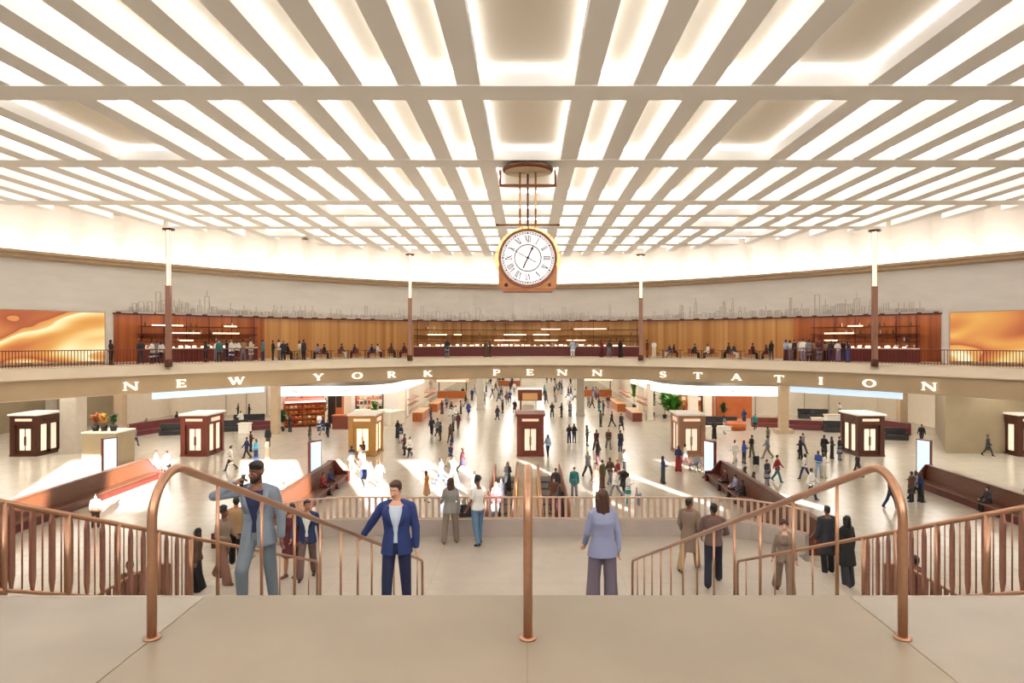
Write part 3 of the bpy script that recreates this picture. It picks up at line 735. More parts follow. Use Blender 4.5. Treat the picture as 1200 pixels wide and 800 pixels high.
# ================================================================== KIOSKS
def kiosk(x, y, label, body, warm=False, roof=None, w_=2.15, d=3.0, h=3.35):
    t = thing('lift_kiosk', label, 'kiosk', (x, y, 0), 0, 'bronze glass kiosks on the concourse')
    hx, hy = w_ / 2, d / 2; pw = 0.36
    for sx in (-1, 1):
        for sy in (-1, 1):
            mb = MB(); mb.box(sx * (hx - pw / 2), sy * (hy - pw / 2), (h - .1) / 2, pw, pw, h - .1); mb.build('corner_post', body, t)
    mb = MB(); mb.box(0, 0, 0.06, w_ + .06, d + .06, 0.12); mb.build('plinth', body, t)
    mb = MB()
    for sy in (-1, 1): mb.box(0, sy * (hy - 0.14), h - 0.5, w_ - 2 * pw + 0.02, 0.2, 0.72)
    for sx in (-1, 1): mb.box(sx * (hx - 0.14), 0, h - 0.5, 0.2, d - 2 * pw + 0.02, 0.72)
    mb.build('header', body, t)
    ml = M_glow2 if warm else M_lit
    for sy in (-1, 1):
        mb = MB(); mb.box(0, sy * (hy - 0.03), h - 0.45, w_ - 2 * pw - 0.1, 0.05, 0.2); mb.build('header_panel', M_litp, t)
    for sx in (-1, 1):
        mb = MB(); mb.box(sx * (hx - 0.03), 0.0, h - 0.5, 0.05, d * 0.5, 0.3); mb.build('header_panel', M_bronze if body is M_bronze else M_litp, t)
    for sy in (-1, 1):
        for sx in (-1, 1):
            mb = MB(); mb.box(sx * 0.24, sy * (hy - 0.26), 1.25, 0.42, 0.06, 1.9); lf = mb.build('door_leaf', ml, t)
            mb = MB(); mb.box(sx * 0.07, sy * (hy - 0.21), 1.2, 0.03, 0.05, 0.7); mb.build('handle', M_bronze, lf)
        mb = MB(); mb.box(0, sy * (hy - 0.26), 0.2, 1.3, 0.12, 0.5); mb.box(0, sy * (hy - 0.26), 2.37, 1.3, 0.12, 0.4); mb.box(-0.6, sy * (hy - 0.26), 1.32, 0.3, 0.1, 2.3); mb.box(0.6, sy * (hy - 0.26), 1.32, 0.3, 0.1, 2.3); mb.box(0, sy * (hy - 0.26), 1.32, 0.07, 0.1, 2.2); mb.build('door_frame', body, t)
    for sx in (-1, 1):
        for k in (-1, 1):
            mb = MB(); mb.box(sx * (hx - 0.14), k * (d - 2 * pw) / 4, 1.4, 0.05, (d - 2 * pw) / 2 - 0.45, 2.1); mb.build('side_pane', ml, t)
        mb = MB(); mb.box(sx * (hx - 0.14), 0, 1.4, 0.12, 0.46, 2.5); mb.box(sx * (hx - 0.14), d / 2 - pw - .1, 1.4, 0.12, 0.24, 2.5); mb.box(sx * (hx - 0.14), -d / 2 + pw + .1, 1.4, 0.12, 0.24, 2.5); mb.box(sx * (hx - 0.14), 0, 0.2, 0.12, d - 2 * pw, 0.3); mb.build('side_frame', body, t)
    mb = MB(); mb.box(0, 0, h - 0.04, w_ + 0.22, d + 0.22, 0.14); mb.build('roof_slab', roof or M_roofk, t)
    mb = MB(); mb.box(0, 0, h - 0.14, w_ + 0.1, d + 0.1, 0.1); mb.build('roof_edge', body, t)
    mb = MB(); mb.box(0, 0, 1.4, 0.9, 1.4, 2.4); mb.build('lift_core', M_lit if not warm else M_glow2, t)
    return t
M_roofk = mat('kiosk_roof_white', '#e9e2d8', 0.5)
M_litp = mat('kiosk_header_panel', '#e8c8b0', 0.4, emit=0.5, ecol='#f0c8a8')
M_glow2 = mat('kiosk_warm_light', '#ffe6b4', 0.4, emit=1.9, ecol='#ffd998')
M_gold = mat('golden_bronze', '#b98a50', 0.35, metal=0.5, var=0.1, scale=6)
kz = 55.9
def kx(px, y=54.4): return (px - CX) * y / FPX
kiosk(kx(43) - 1.08, kz, 'dark bronze glass kiosk with white roof, leftmost on the concourse', M_bronze)
kiosk(kx(243) - 1.08, kz, 'red-bronze glass kiosk with white roof, on the left before the lounge sofas', M_redbrz)
kiosk(kx(438) - 0.95, kz, 'golden glowing kiosk in front of the left cafe', M_gold, True)
kiosk(kx(621.5), kz, 'red-bronze kiosk with dark red roof in the middle of the concourse', M_redbrz, False, M_redbrz)
kiosk(kx(797) + 0.95, kz, 'copper kiosk with white roof in front of the right shop', M_copper)
kiosk(kx(1005) + 1.08, kz, 'dark bronze kiosk with white roof, on the right before the stone wall', M_bronze)
kiosk(kx(1193) + 1.08, kz, 'dark bronze kiosk cut by the right edge of the view', M_bronze)
# far information canopy in the middle of the passage
p = on(621, 484); t = thing('information_booth', 'small far booth with a dark red box canopy on slim posts in the central passage', 'booth', (p.x, p.y, 0))
mb = MB(); mb.box(0, 0, 2.35, 3.0, 2.2, 1.35); mb.build('canopy_box', M_redbrz, t)
mb = MB(); mb.box(0, -1.12, 2.2, 1.9, 0.05, 0.85); mb.build('lit_front', mat('amber_panel', '#b98a58', 0.4, emit=0.25, ecol='#e0a868'), t)
for x in (-1.15, 0.75):
    mb = MB(); mb.box(x, -0.8, 0.85, 0.2 if x < 0 else 0.07, 0.2, 1.7); mb.build('post', M_redbrz, t)
mb = MB(); mb.box(-0.2, 0.3, 0.5, 1.5, 0.8, 1.0); mb.build('counter', M_cream, t)
mb = MB(); mb.box(0, 0, 3.08, 3.1, 2.3, 0.1); mb.build('roof_slab', M_roofk, t)

# ================================================================== TOTEM SCREENS
M_blue = mat('totem_screen_blue', '#d2e6f4', 0.3, emit=0.72, ecol='#bfdcf2')
def totem(px, py, label, face):
    p = on(px, py); t = thing('display_totem', label, 'display totem', (p.x, p.y, 0), face, 'display totems on the concourse')
    mb = MB(); mb.box(0, 0, 1.28, 1.0, 0.2, 2.56); mb.build('body', M_redbrz, t)
    for s in (-1, 1): mb = MB(); mb.box(0, s * 0.105, 1.38, 0.86, 0.02, 2.2); mb.build('display', M_blue, t)
    mb = MB(); mb.box(0, 0, 0.04, 1.1, 0.42, 0.08); mb.build('plinth', M_bronze, t)
R_ = math.radians
totem(128, 556, 'slim totem with pale blue screen at the far end of the left bench', R_(62))
totem(369, 561, 'slim totem with pale blue screen left of the golden kiosk', R_(58))
totem(832, 561, 'slim totem with pale blue screen near the copper kiosk on the right', R_(-62))
totem(1083, 559, 'slim totem with pale blue screen at the far end of the right bench', R_(-62))

# ================================================================== LONG WOODEN BENCHES
def bench(x, y0, y1, label, rz=0.0, m_=None):
    m_ = m_ or M_wood; L = y1 - y0
    t = thing('long_bench', label, 'bench', (x, y0, 0), rz, 'long wooden concourse benches')
    for s in (-1, 1):
        mb = MB(); mb.add([], []); prof = [(s * 0.12, 0.42), (s * 0.62, 0.47), (s * 1.12, 0.5), (s * 1.15, 0.45), (s * 1.1, 0.40), (s * 0.12, 0.34)]
        mb.yprism(prof if s > 0 else prof[::-1], 0, L); mb.build('seat', m_, t)
        mb = MB(); prof = [(s * 0.02, 0.3), (s * 0.3, 0.42), (s * 0.12, 1.25), (s * 0.02, 1.28)]
        mb.yprism(prof if s > 0 else prof[::-1], 0, L); mb.build('backrest', m_, t)
        mb = MB(); mb.box(s * 0.95, L / 2, 0.2, 0.1, L - 0.2, 0.4); mb.build('skirting', M_darkwood, t)
    for yy in (0, L):
        mb = MB(); mb.yprism([(-1.2, 0), (1.2, 0), (1.2, 0.66), (0.75, 0.7), (0.22, 1.36), (-0.22, 1.36), (-0.75, 0.7), (-1.2, 0.66)], yy - 0.07, yy + 0.07); mb.build('end_panel', M_darkwood, t)
    mb = MB(); mb.box(0, L / 2, 1.3, 0.32, L, 0.08); mb.build('cap_rail', m_, t)
    return t
bench(-25.6, 29.0, 45.6, 'long polished wooden bench at the far left, by the sunlit floor')
bench(-12.9, 30.5, 45.0, 'long wooden bench behind the man on the phone')
bench(12.9, 29.5, 45.0, 'long wooden bench with orange-brown back on the right of the landing')
bench(25.6, 28.0, 43.5, 'long dark wooden bench at the far right')

# ================================================================== ESCALATORS beyond the landing
M_dkstep = mat('escalator_step_grey', '#4a4340', 0.5, bump=0.4, scale=40)
M_ambg = mat('amber_glass_panel', '#c8923c', 0.25, emit=0.25, ecol='#e0a640')
def escalator(x, label):
    t = thing('escalator', label, 'escalator', (x, 33, 0), 0, 'pair of escalators beyond the landing')
    mb = MB(); mb.box(0, 6.5, 0.02, 1.7, 13, 0.05); mb.build('comb_plate', M_dkstep, t)
    for k in range(13):
        mb = MB(); mb.box(0, 0.5 + k, 0.06 + 0.06 * (k % 2), 1.1, 0.9, 0.1); mb.build('tread', M_dkstep, t)
    for s in (-1, 1):
        mb = MB(); mb.box(s * 0.72, 6.3, 0.45, 0.16, 12.4, 0.9); mb.build('balustrade_panel', M_ambg if s * x < 0 else M_dkcop, t)
        mb = MB(); mb.tube([(s * 0.72, 0, 0.5), (s * 0.72, -0.1, 0.8), (s * 0.72, 0.1, 1.0), (s * 0.72, 12.5, 1.0), (s * 0.72, 12.7, 0.8), (s * 0.72, 12.6, 0.5)], 0.06, 8); mb.build('handrail_belt', M_black if False else M_dkcop, t)
escalator(-1.42, 'escalator with dark copper sides beyond the landing railing, left of the middle handrail')
escalator(1.42, 'escalator with dark copper sides beyond the landing railing, right of the middle handrail')

# ================================================================== BALCONY BARS
def bar(u0, u1, label, n, mfront, F0=73.6, shelves=3, lamps=True):
    us = urange(u0, u1, 16); um = (u0 + u1) / 2; p0 = cp(um, F0)
    t = thing('bar_counter', label, 'bar counter', (0, 0, BAL), 0, 'balcony bar counters')
    mb = MB(); sweep(mb, [(F0, 0.0), (F0, 1.02), (F0 + 0.6, 1.02), (F0 + 0.6, 0.0)], us, closed=True); mb.build('counter_front', mfront, t)
    mb = MB(); sweep(mb, [(F0 - 0.15, 1.02), (F0 - 0.15, 1.1), (F0 + 0.7, 1.1), (F0 + 0.7, 1.02)], us, closed=True); mb.build('counter_top', M_cream, t)
    mb = MB()
    for u in urange(u0, u1, max(8, int((u1 - u0) * 400))):
        p = cp(u, F0 - 0.03); mb.box(p.x, p.y, 0.5, 0.05, 0.05, 0.98, ctan(u))
    mb.build('front_rib', M_darkwood, t)
    b = thing('back_bar_shelf', 'lit back shelves with bottles behind ' + label.split(',')[0].replace('long ', 'the '), 'shelf', (0, 0, BAL), 0, 'lit back bar shelves')
    rnd = random.Random(n)
    for k in range(shelves):
        z = 1.55 + 0.62 * k
        mb = MB(); sweep(mb, [(76.6, z), (76.6, z + 0.08), (77.4, z + 0.08), (77.4, z)], us, closed=True); mb.build('shelf_board', M_darkwood, b)
        uu = u0 + 0.02
        while uu < u1 - 0.03:
            ln = rnd.uniform(0.01, 0.05)
            if rnd.random() < 0.6:
                mb = MB(); sweep(mb, [(76.55, z + 0.1), (76.55, z + 0.19), (76.7, z + 0.19), (76.7, z + 0.1)], urange(uu, min(uu + ln, u1 - .01), 2), closed=True); mb.build('shelf_lamp', M_glowb, b)
            uu += ln + rnd.uniform(0.01, 0.03)
    uu = u0 + 0.008
    while uu < u1 - 0.02:
        ln = rnd.uniform(0.002, 0.008); mb = MB(); sweep(mb, [(76.4, 1.02), (76.4, 1.14 + rnd.uniform(0, .12)), (76.6, 1.18), (76.6, 1.02)], urange(uu, uu + ln, 1), closed=True); mb.build('counter_light', M_glowb, b); uu += ln + rnd.uniform(0.001, 0.008)
    for u in urange(u0 + 0.005, u1 - 0.005, 5):
        p = cp(u, 77.0); mb = MB(); mb.box(p.x, p.y, (WB - BAL) / 2, 0.07, 0.07, WB - BAL); mb.build('hanger_post', M_darkwood, b)
    return t
M_glowb = mat('shelf_light', '#ffe6bc', 0.5, emit=2.6, ecol='#ffe4bc')
M_barfront = mat('oxblood_panel', '#7a3436', 0.45, var=0.15, scale=8)
bar(-0.57, -0.395, 'long dark red bar counter, left end of the balcony', 1, M_barfront)
bar(-0.166, 0.166, 'long oxblood bar counter, middle of the balcony', 2, M_barfront)
bar(0.415, 0.575, 'long dark red bar counter, right end of the balcony', 3, M_barfront)
M_gl = [mat('bottle_green', '#3e4a2c', 0.2), mat('bottle_amber', '#8a4a1c', 0.2), mat('bottle_clear', '#d8cfc0', 0.15)]
bott = []
for m_ in M_gl:
    mb = MB(); mb.lathe([(0.05, 0), (0.055, 0.02), (0.055, 0.22), (0.02, 0.3), (0.02, 0.36)], 0, 0, 8); bott.append(mb.mesh('bottle', m_))
mb = MB(); mb.lathe([(0.03, 0), (0.005, 0.01), (0.005, 0.12), (0.05, 0.16), (0.055, 0.24), (0.05, 0.24), (0.02, 0.14)], 0, 0, 8); M_gobl = mat('goblet_glass', '#f4eee4', 0.1); gob = mb.mesh('wine_glass', M_gobl)
rnd = random.Random(11)
for u0, u1, nm in ((-0.56, -0.4, 'left'), (-0.16, 0.16, 'middle'), (0.42, 0.57, 'right')):
    for z in (1.63, 2.25, 2.87):
        for k in range(9):
            u = rnd.uniform(u0, u1); p = cp(u, 77.0 + rnd.uniform(-0.25, 0.25)); o = link('bottle', bott[rnd.randrange(3)], None, (p.x, p.y, BAL + z))
            tag(o, f'small bottle on the lit back shelves of the {nm} balcony bar', 'bottle', f'bottles behind the {nm} balcony bar')
    for k in range(16):
        u = rnd.uniform(u0, u1); p = cp(u, 73.9 + rnd.uniform(-0.15, 0.25)); o = link('wine_glass', gob, None, (p.x, p.y, BAL + 1.1))
        tag(o, f'stemmed glass standing on the counter top of the {nm} balcony bar', 'glass', f'glasses on the {nm} balcony bar')
# dining tables and chairs on the balcony, before the oak panelling
def table_set(px, k, side):
    u = (px - CX) / FPX; F = 71.0 + 1.4 * (k % 2); p = cp(u, F); a = ctan(u)
    t = thing('cafe_table', '', 'table', (p.x, p.y, BAL), a, 'balcony cafe tables')
    mb = MB(); mb.lathe([(0.42, 0.72), (0.42, 0.76)], 0, 0, 20); mb.build('table_top', M_darkwood, t)
    mb = MB(); mb.lathe([(0.22, 0), (0.22, 0.03), (0.04, 0.06), (0.04, 0.72)], 0, 0, 12); mb.build('pedestal', M_black, t)
    out = [t]
    for s in (-1, 1):
        q = Vector((p.x + s * 0.72 * math.cos(a), p.y + s * 0.72 * math.sin(a)))
        c = thing('cafe_chair', '', 'chair', (q.x, q.y, BAL), a + (R_(90) if s < 0 else R_(-90)) + 3.14159 * 0, 'balcony cafe chairs')
        mb = MB(); mb.box(0, 0, 0.45, 0.46, 0.46, 0.06); mb.build('seat', M_barfront, c)
        mb = MB(); mb.box(0, 0.22, 0.68, 0.46, 0.05, 0.42); mb.build('backrest', M_barfront, c)
        for sx in (-1, 1):
            for sy in (-1, 1): mb = MB(); mb.tube([(sx * .2, sy * .2, 0), (sx * .19, sy * .19, 0.43)], 0.016, 6); mb.build('leg', M_black, c)
        out.append(c)
    return out
CHAIRS = []
ORD = ['first', 'second', 'third', 'fourth', 'fifth', 'sixth', 'seventh', 'eighth', 'ninth', 'tenth', 'eleventh', 'twelfth', 'thirteenth', 'fourteenth', 'fifteenth', 'sixteenth', 'seventeenth', 'eighteenth', 'nineteenth', 'twentieth']
for side, pxs in (('left', (345, 365, 388, 408, 428, 450, 466)), ('right', (777, 797, 822, 846, 868, 890))):
    for k, px in enumerate(pxs):
        tb, c1, c2 = table_set(px, k, side); lamp = f'{"left" if side == "left" else "right"} oak-panelled part of the balcony'
        tb['label'] = f'small round dark table, {ORD[k]} from the left on the {lamp}'
        c1['label'] = f'oxblood cafe chair left of the {ORD[k]} table on the {lamp}'
        c2['label'] = f'oxblood cafe chair right of the {ORD[k]} table on the {lamp}'
        CHAIRS.append((px, c1, c2))
# ================================================================== SHOPS BELOW THE BALCONY
M_sofa = mat('oxblood_leather', '#6a2c30', 0.5, var=0.1, scale=6)
M_dksofa = mat('charcoal_leather', '#2c2a2a', 0.5)
M_orange = mat('terracotta_panel', '#b8602c', 0.5, var=0.12, scale=1)
M_leaf = mat('green_leaf', '#4f8a2e', 0.5, var=0.3, scale=9)
M_dleaf = mat('dark_leaf', '#3c5a30', 0.5, var=0.3, scale=9)
M_goods = [mat('loaf_crust', '#c98445', 0.6), mat('jar_orange', '#d77a3a', 0.4), mat('packet_cream', '#ecdcb8', 0.6), mat('packet_red', '#a83a30', 0.5)]
def sb(path, z0, z1, m_, name, label, cat, th=0.3, loc=(0, 0, 0), txt=None):
    t = thing(name, label, cat, loc)
    mb = MB()
    for (a, b) in zip(path[:-1], path[1:]):
        d = (Vector(b) - Vector(a)).normalized(); nn = Vector((-d.y, d.x)) * th
        mb.prism([a, b, (b[0] + nn.x, b[1] + nn.y), (a[0] + nn.x, a[1] + nn.y)], z0, z1)
    mb.build('light_box', m_, t)
    return t
# left sign: from the pillar at (-26,69.6) round the corner into the passage
LP = [(-25.9, 69.4), (-20, 69.9), (-17.4, 70.6), (-15.6, 72.2), (-14.6, 75), (-14.1, 80), (-13.9, 92)]
t = sb(LP, 3.55, 4.55, M_litw, 'shop_sign', 'long curved white illuminated shop fascia sign over the left cafe', 'sign')
M_txt = mat('sign_lettering', '#4a4c4c', 0.6)
textmesh('lettering', 'INDULGE CITY FOOD BAKERY', 0.46, M_txt, t, (-20.9, 69.70, 4.05), math.atan2(0.5, 5.9))
RP = [(-x, y) for x, y in LP][::-1]
t = sb(RP, 3.55, 4.55, M_litw, 'shop_sign', 'long curved white illuminated shop fascia sign over the right shop', 'sign')
textmesh('lettering', 'URBANA', 0.46, M_txt, t, (20.9, 69.70, 4.05), math.atan2(-0.5, 5.9))
mb = MB()
for P_ in (LP, RP):
    for a, b in zip(P_[:-1], P_[1:]):
        mb.add([(a[0], a[1], 4.55), (b[0], b[1], 4.55), (b[0], b[1], 5.8), (a[0], a[1], 5.8)], [(0, 1, 2, 3)])
struct(mb.build('wall_bulkhead', mat('grey_bulkhead', '#8a8278', 0.7)))
# pillars
def pillar(px, py, w_, h, label, m_, flare=0.0, d=None):
    p = on(px, py); t = thing('stone_pillar', label, 'pillar', (p.x, p.y, 0), 0, 'pillars under the balcony')
    mb = MB(); mb.box(0, 0, h / 2, w_, d or w_, h); mb.build('shaft', m_, t)
    mb = MB(); mb.box(0, 0, 0.2, w_ + 0.12 + flare, (d or w_) + 0.12, 0.4); mb.build('base_block', m_, t)
M_pil = mat('beige_pillar_stone', '#b9a284', 0.5, var=0.06, scale=2)
M_pilg = mat('grey_pillar_stone', '#b0a698', 0.5, var=0.06, scale=2)
pillar(323, 508, 0.75, 5.6, 'slim stone pillar at the left end of the left white shop sign', M_pil)
pillar(918, 507, 0.8, 5.6, 'slim stone pillar at the right end of the right white shop sign', M_pil, 0.8)
pillar(1057, 507, 0.75, 5.6, 'stone pillar beside the seats near the right stone wall', M_pil)
pillar(563, 480, 0.9, 5.6, 'grey stone pillar in the central passage, left side', M_pilg)
pillar(680, 487, 0.9, 5.6, 'grey stone pillar in the central passage, right side', M_pilg)
pillar(86, 530, 1.35, 5.6, 'broad ribbed stone pillar behind the leftmost kiosk', M_pilg)
pillar(141, 502, 0.9, 5.6, 'beige stone pillar left of the oxblood sofa', M_pil)
pillar(60, 506, 0.7, 5.6, 'thin stone pillar behind the leftmost kiosk roof', M_pilg)
pillar(1190, 512, 0.8, 5.6, 'stone pillar at the right edge of the view above the last kiosk', M_pil)
# blue media strips
M_sky = mat('sky_media_strip', '#c8dcf0', 0.4, emit=0.8, ecol='#c4dcf4', var=0.0)
for s, lab in ((-1, 'pale blue media strip under the balcony on the left'), (1, 'pale blue media strip under the balcony on the right')):
    us = sorted(s * x for x in urange(0.385, 0.55, 14)); mb = MB()
    sweep(mb, [(68.0, 5.02), (68.0, 5.60), (68.4, 5.60), (68.4, 5.02)], us, closed=True); o = mb.build('media_strip', M_sky); tag(o, lab, 'screen', 'blue media strips')
# left and right lounge back walls with panels, and passage end
mb = MB()
for x in (-37, -34.5, -32, -29.5, -27): mb.box(x, 83.8, 2.9, 0.1, 0.1, 5.6)
mb.box(-33, 83.85, 4.2, 11, 0.06, 0.08); struct(mb.build('trim_panel_left', M_pilg))
mb = MB()
for x in (28, 31, 34, 37): mb.box(x, 83.8, 2.9, 0.1, 0.1, 5.6)
struct(mb.build('trim_panel_right', M_pilg))
# sofas (long banquettes)
def sofa(px, py, length, label, m_, rz=0.0, back=0.95):
    p = on(px, py); t = thing('banquette_sofa', label, 'sofa', (p.x, p.y, 0), rz, 'lounge seats under the balcony')
    mb = MB(); mb.box(0, 0, 0.24, length, 0.9, 0.4); mb.build('seat', m_, t)
    mb = MB(); mb.box(0, 0.4, 0.6, length, 0.22, back); mb.build('backrest', m_, t)
    mb = MB(); mb.box(0, 0, 0.03, length - .1, 0.8, 0.06); mb.build('plinth', M_black, t)
    for s in (-1, 1): mb = MB(); mb.box(s * (length / 2 - 0.08), 0, 0.34, 0.18, 0.95, 0.62); mb.build('arm', m_, t)
sofa(197.4, 504.3, 8.5, 'long oxblood banquette along the left side of the left lounge', M_sofa, R_(71), 1.1)
sofa(207, 509, 3.0, 'dark seat just behind the second kiosk on the left', M_dksofa, R_(20))
sofa(272, 505, 3.0, 'black curved seat right of the red-bronze kiosk', M_dksofa, R_(15))
sofa(292, 497, 3.2, 'black cushioned seat beside the left slim pillar', M_dksofa, R_(20))
sofa(304, 503, 2.6, 'low oxblood seat base beside the left slim pillar', M_sofa, R_(18), 0.5)
sofa(285, 484, 3.0, 'oxblood seat back far in the left lounge', M_sofa)
sofa(942, 503, 3.8, 'low oxblood seat right of the right sign pillar', M_sofa, R_(-18), 0.6)
sofa(953, 490, 3.4, 'black cushions on the lounge seat at the right', M_dksofa, R_(-15))
sofa(980, 506, 2.4, 'black seat left of the right bronze kiosk', M_dksofa, R_(-12))
sofa(970, 486, 4.0, 'rust coloured seat far in the right lounge', M_orange)
sofa(1049, 515, 2.0, 'black seat right of the right bronze kiosk', M_dksofa, R_(-12))
sofa(1024, 504.3, 8.0, 'long oxblood banquette before the right stone wall', M_sofa, R_(-71), 1.1)
# stone counter block with goods at the left
p = on(116, 546); t = thing('stone_counter', 'pale stone counter block with a flower display, left of the totem', 'counter', (p.x, p.y + 1.2, 0))
mb = MB(); mb.box(0, 0, 1.2, 2.5, 2.4, 2.4); mb.build('block', MATS['concourse_stone_wall'], t)
mb = MB(); mb.box(0, 0, 2.44, 2.6, 2.5, 0.1); mb.build('top_slab', M_cream, t)
def plant(x, y, z, h, r, label, m_=None, n=60, seed=1, pot=True, group='potted plants under the balcony'):
    t = thing('potted_plant', label, 'plant', (x, y, z), 0, group); rnd = random.Random(seed)
    mb = MB()
    for k in range(n):
        a = rnd.uniform(0, 6.28); el = rnd.uniform(0.2, 1.4); L = r * rnd.uniform(0.5, 1.0); b0 = Vector((0, 0, h * rnd.uniform(0.35, 0.75)))
        d = Vector((math.cos(a) * math.cos(el), math.sin(a) * math.cos(el), math.sin(el) * 0.8)); s_ = Vector((-math.sin(a), math.cos(a), 0)) * L * 0.22
        m0 = b0 + d * L * 0.5 + Vector((0, 0, 0.05)); tip = b0 + d * L
        mb.add([b0, m0 + s_, tip, m0 - s_, m0 + Vector((0, 0, 0.04))], [(0, 1, 4), (1, 2, 4), (2, 3, 4), (3, 0, 4)])
    mb.build('foliage', m_ or M_leaf, t)
    mb = MB(); mb.tube([(0, 0, 0.2), (0.02, 0, h * 0.6)], 0.03, 6); mb.build('stem', M_wood, t)
    if pot: mb = MB(); mb.lathe([(0.2, 0), (0.28, 0.45), (0.24, 0.45), (0.22, 0.36)], 0, 0, 14); mb.build('pot', M_black, t)
for k, (dx, m_) in enumerate(((-0.75, M_orange), (-0.1, mat('flower_yellow', '#dba43a', 0.5)), (0.6, M_dleaf))):
    plant(p.x + dx, p.y + 0.8, 2.49, 1.4, 0.62, ['rust coloured flower bunch on the pale stone counter', 'yellow flower bunch on the pale stone counter', 'dark green leafy bunch on the pale stone counter'][k], m_, 50, k + 40)
# left cafe: goods shelf, pillars, counters, plants
p = on(357, 500); t = thing('bakery_shelf', 'orange stocked bakery shelf with red and white awning in the left cafe', 'shelf', (p.x, p.y, 0), R_(28))
mb = MB(); mb.box(0, 0.5, 1.5, 4.2, 0.2, 3.0); mb.build('back_panel', M_orange, t)
for k in range(4): mb = MB(); mb.box(0, 0.1, 0.35 + 0.55 * k, 4.1, 0.7, 0.06); mb.build('shelf_board', M_wood2, t)
for s in (-1, 0, 1): mb = MB(); mb.box(s * 2.05, 0.1, 1.3, 0.08, 0.7, 2.6); mb.build('upright', M_wood2, t)
mb = MB(); mb.xprism([(-0.45, 2.75), (0.45, 3.05), (0.45, 2.95), (-0.45, 2.6)], -2.1, 2.1); mb.build('awning', mat('pink_red_awning', '#d8584c', 0.6, emit=0.15, ecol='#ff8070'), t)
mb = MB(); mb.box(0, -0.5, 2.72, 4.2, 0.04, 0.16); mb.build('awning_light', M_litw, t)
rnd = random.Random(5); loafs = []
for m_ in M_goods:
    mb = MB(); mb.loft([[(x, 0.16 * math.cos(a) * s_, 0.14 + 0.14 * math.sin(a) * s_) for a in [6.28318 * i / 10 for i in range(10)]] for x, s_ in ((-0.18, 0.4), (-0.14, 0.85), (0, 1), (0.14, 0.85), (0.18, 0.4))]); loafs.append(mb.mesh('loaf', m_))
cs, sn = math.cos(R_(28)), math.sin(R_(28))
for k in range(4):
    for i in range(9):
        x = -1.85 + 0.46 * i; y = rnd.uniform(-0.05, 0.1); o = link('bread_loaf', loafs[rnd.choice((0, 0, 1, 1, 2, 3))], None, (p.x + x * cs - y * sn, p.y + x * sn + y * cs, 0.38 + 0.55 * k), R_(28))
        tag(o, f'baked loaf on the {["lowest", "second lowest", "third lowest", "top"][k]} board of the orange bakery shelf', 'bread', 'baked goods on the bakery shelf')
for px, lab in ((389.5, 'black menu column in the left cafe, left of the copper one'), (398, 'copper coloured menu column in the left cafe'),):
    q = on(px, 496); t = thing('menu_column', lab, 'display column', (q.x, q.y, 0), 0, 'menu columns in the left cafe')
    mb = MB(); mb.box(0, 0, 1.9, 0.85, 0.5, 3.8); mb.build('body', M_black if px < 395 else M_orange, t)
    mb = MB(); mb.box(0, -0.27, 2.6, 0.6, 0.03, 1.6); mb.build('menu_board', M_black, t)
def counter(px, py, w_, d, h, label, m_, top=None, rz=0.0, grp='shop counters under the balcony'):
    q = on(px, py); t = thing('shop_counter', label, 'counter', (q.x, q.y, 0), rz, grp)
    mb = MB(); mb.box(0, 0, h / 2, w_, d, h); mb.build('body', m_, t)
    mb = MB(); mb.box(0, 0, h + 0.05, w_ + 0.15, d + 0.15, 0.1); mb.build('top', top or M_cream, t)
    mb = MB(); mb.box(0, 0, 0.05, w_ - 0.1, d - 0.06, 0.1); mb.build('kick_plate', M_black, t)
counter(400, 502, 1.6, 1.1, 1.35, 'dark red pedestal counter with wooden top in the left cafe', M_redbrz, M_wood2)
counter(437, 492, 4.0, 1.2, 1.1, 'white serving counter behind the golden kiosk', M_white)
counter(462, 497, 3.0, 1.0, 1.4, 'pale display counter at the corner of the left cafe', M_cream, None, R_(70))
# stepped orange seating along both sides of the passage
for s in (-1, 1):
    for k, (y0, y1) in enumerate(((77.5, 83), (88, 96))):
        x = s * (12.5 - k * 0.35); nm = ('left', 'right')[s > 0]
        t = thing('display_counter', f'long {"orange wooden" if s < 0 else "red-brown"} counter, {ORD[k]} along the {nm} side of the central passage', 'counter', (x, y0, 0), 0, f'counters along the {nm} of the passage')
        mb = MB(); mb.box(0, (y1 - y0) / 2, 0.5, 1.1, y1 - y0, 1.0); mb.build('body', M_wood2 if (s < 0 or k) else M_redbrz, t)
        mb = MB(); mb.box(0, (y1 - y0) / 2, 1.04, 1.25, y1 - y0 + 0.1, 0.08); mb.build('top', mat('tan_top', '#d8a878', 0.4), t)
        mb = MB(); mb.box(s * 0.9, (y1 - y0) / 2, 1.9, 0.5, y1 - y0, 0.08); mb.box(s * 0.9, (y1 - y0) / 2, 2.5, 0.5, y1 - y0, 0.08); mb.build('upper_shelf', M_wood2, t)
    mb = MB()
# far passage kiosks / stalls with awnings
for px, py, lab, m_ in ((530, 466, 'far food stall with peach canopy on the left of the passage', mat('peach_canopy', '#d8a88c', 0.6)), (700, 464, 'far lit stall with cream canopy on the right of the passage', M_cream), (597, 452, 'farthest pale stall at the end of the passage', M_cream)):
    q = on(px, py); t = thing('food_stall', lab, 'stall', (q.x, q.y, 0), 0, 'far stalls in the passage')
    mb = MB(); mb.box(0, 0, 0.55, 4.5, 2, 1.1); mb.build('counter', M_wood2, t)
    mb = MB(); mb.box(0, 0, 2.8, 5.2, 3, 0.5); mb.build('canopy', m_, t)
    for sx in (-1, 1): mb = MB(); mb.box(sx * 2.2, 0.6, 1.4, 0.15, 0.15, 2.6); mb.build('post', M_bronze, t)
    mb = MB(); mb.box(0, -1.52, 2.8, 4.6, 0.04, 0.3); mb.build('lit_band', M_lit, t)
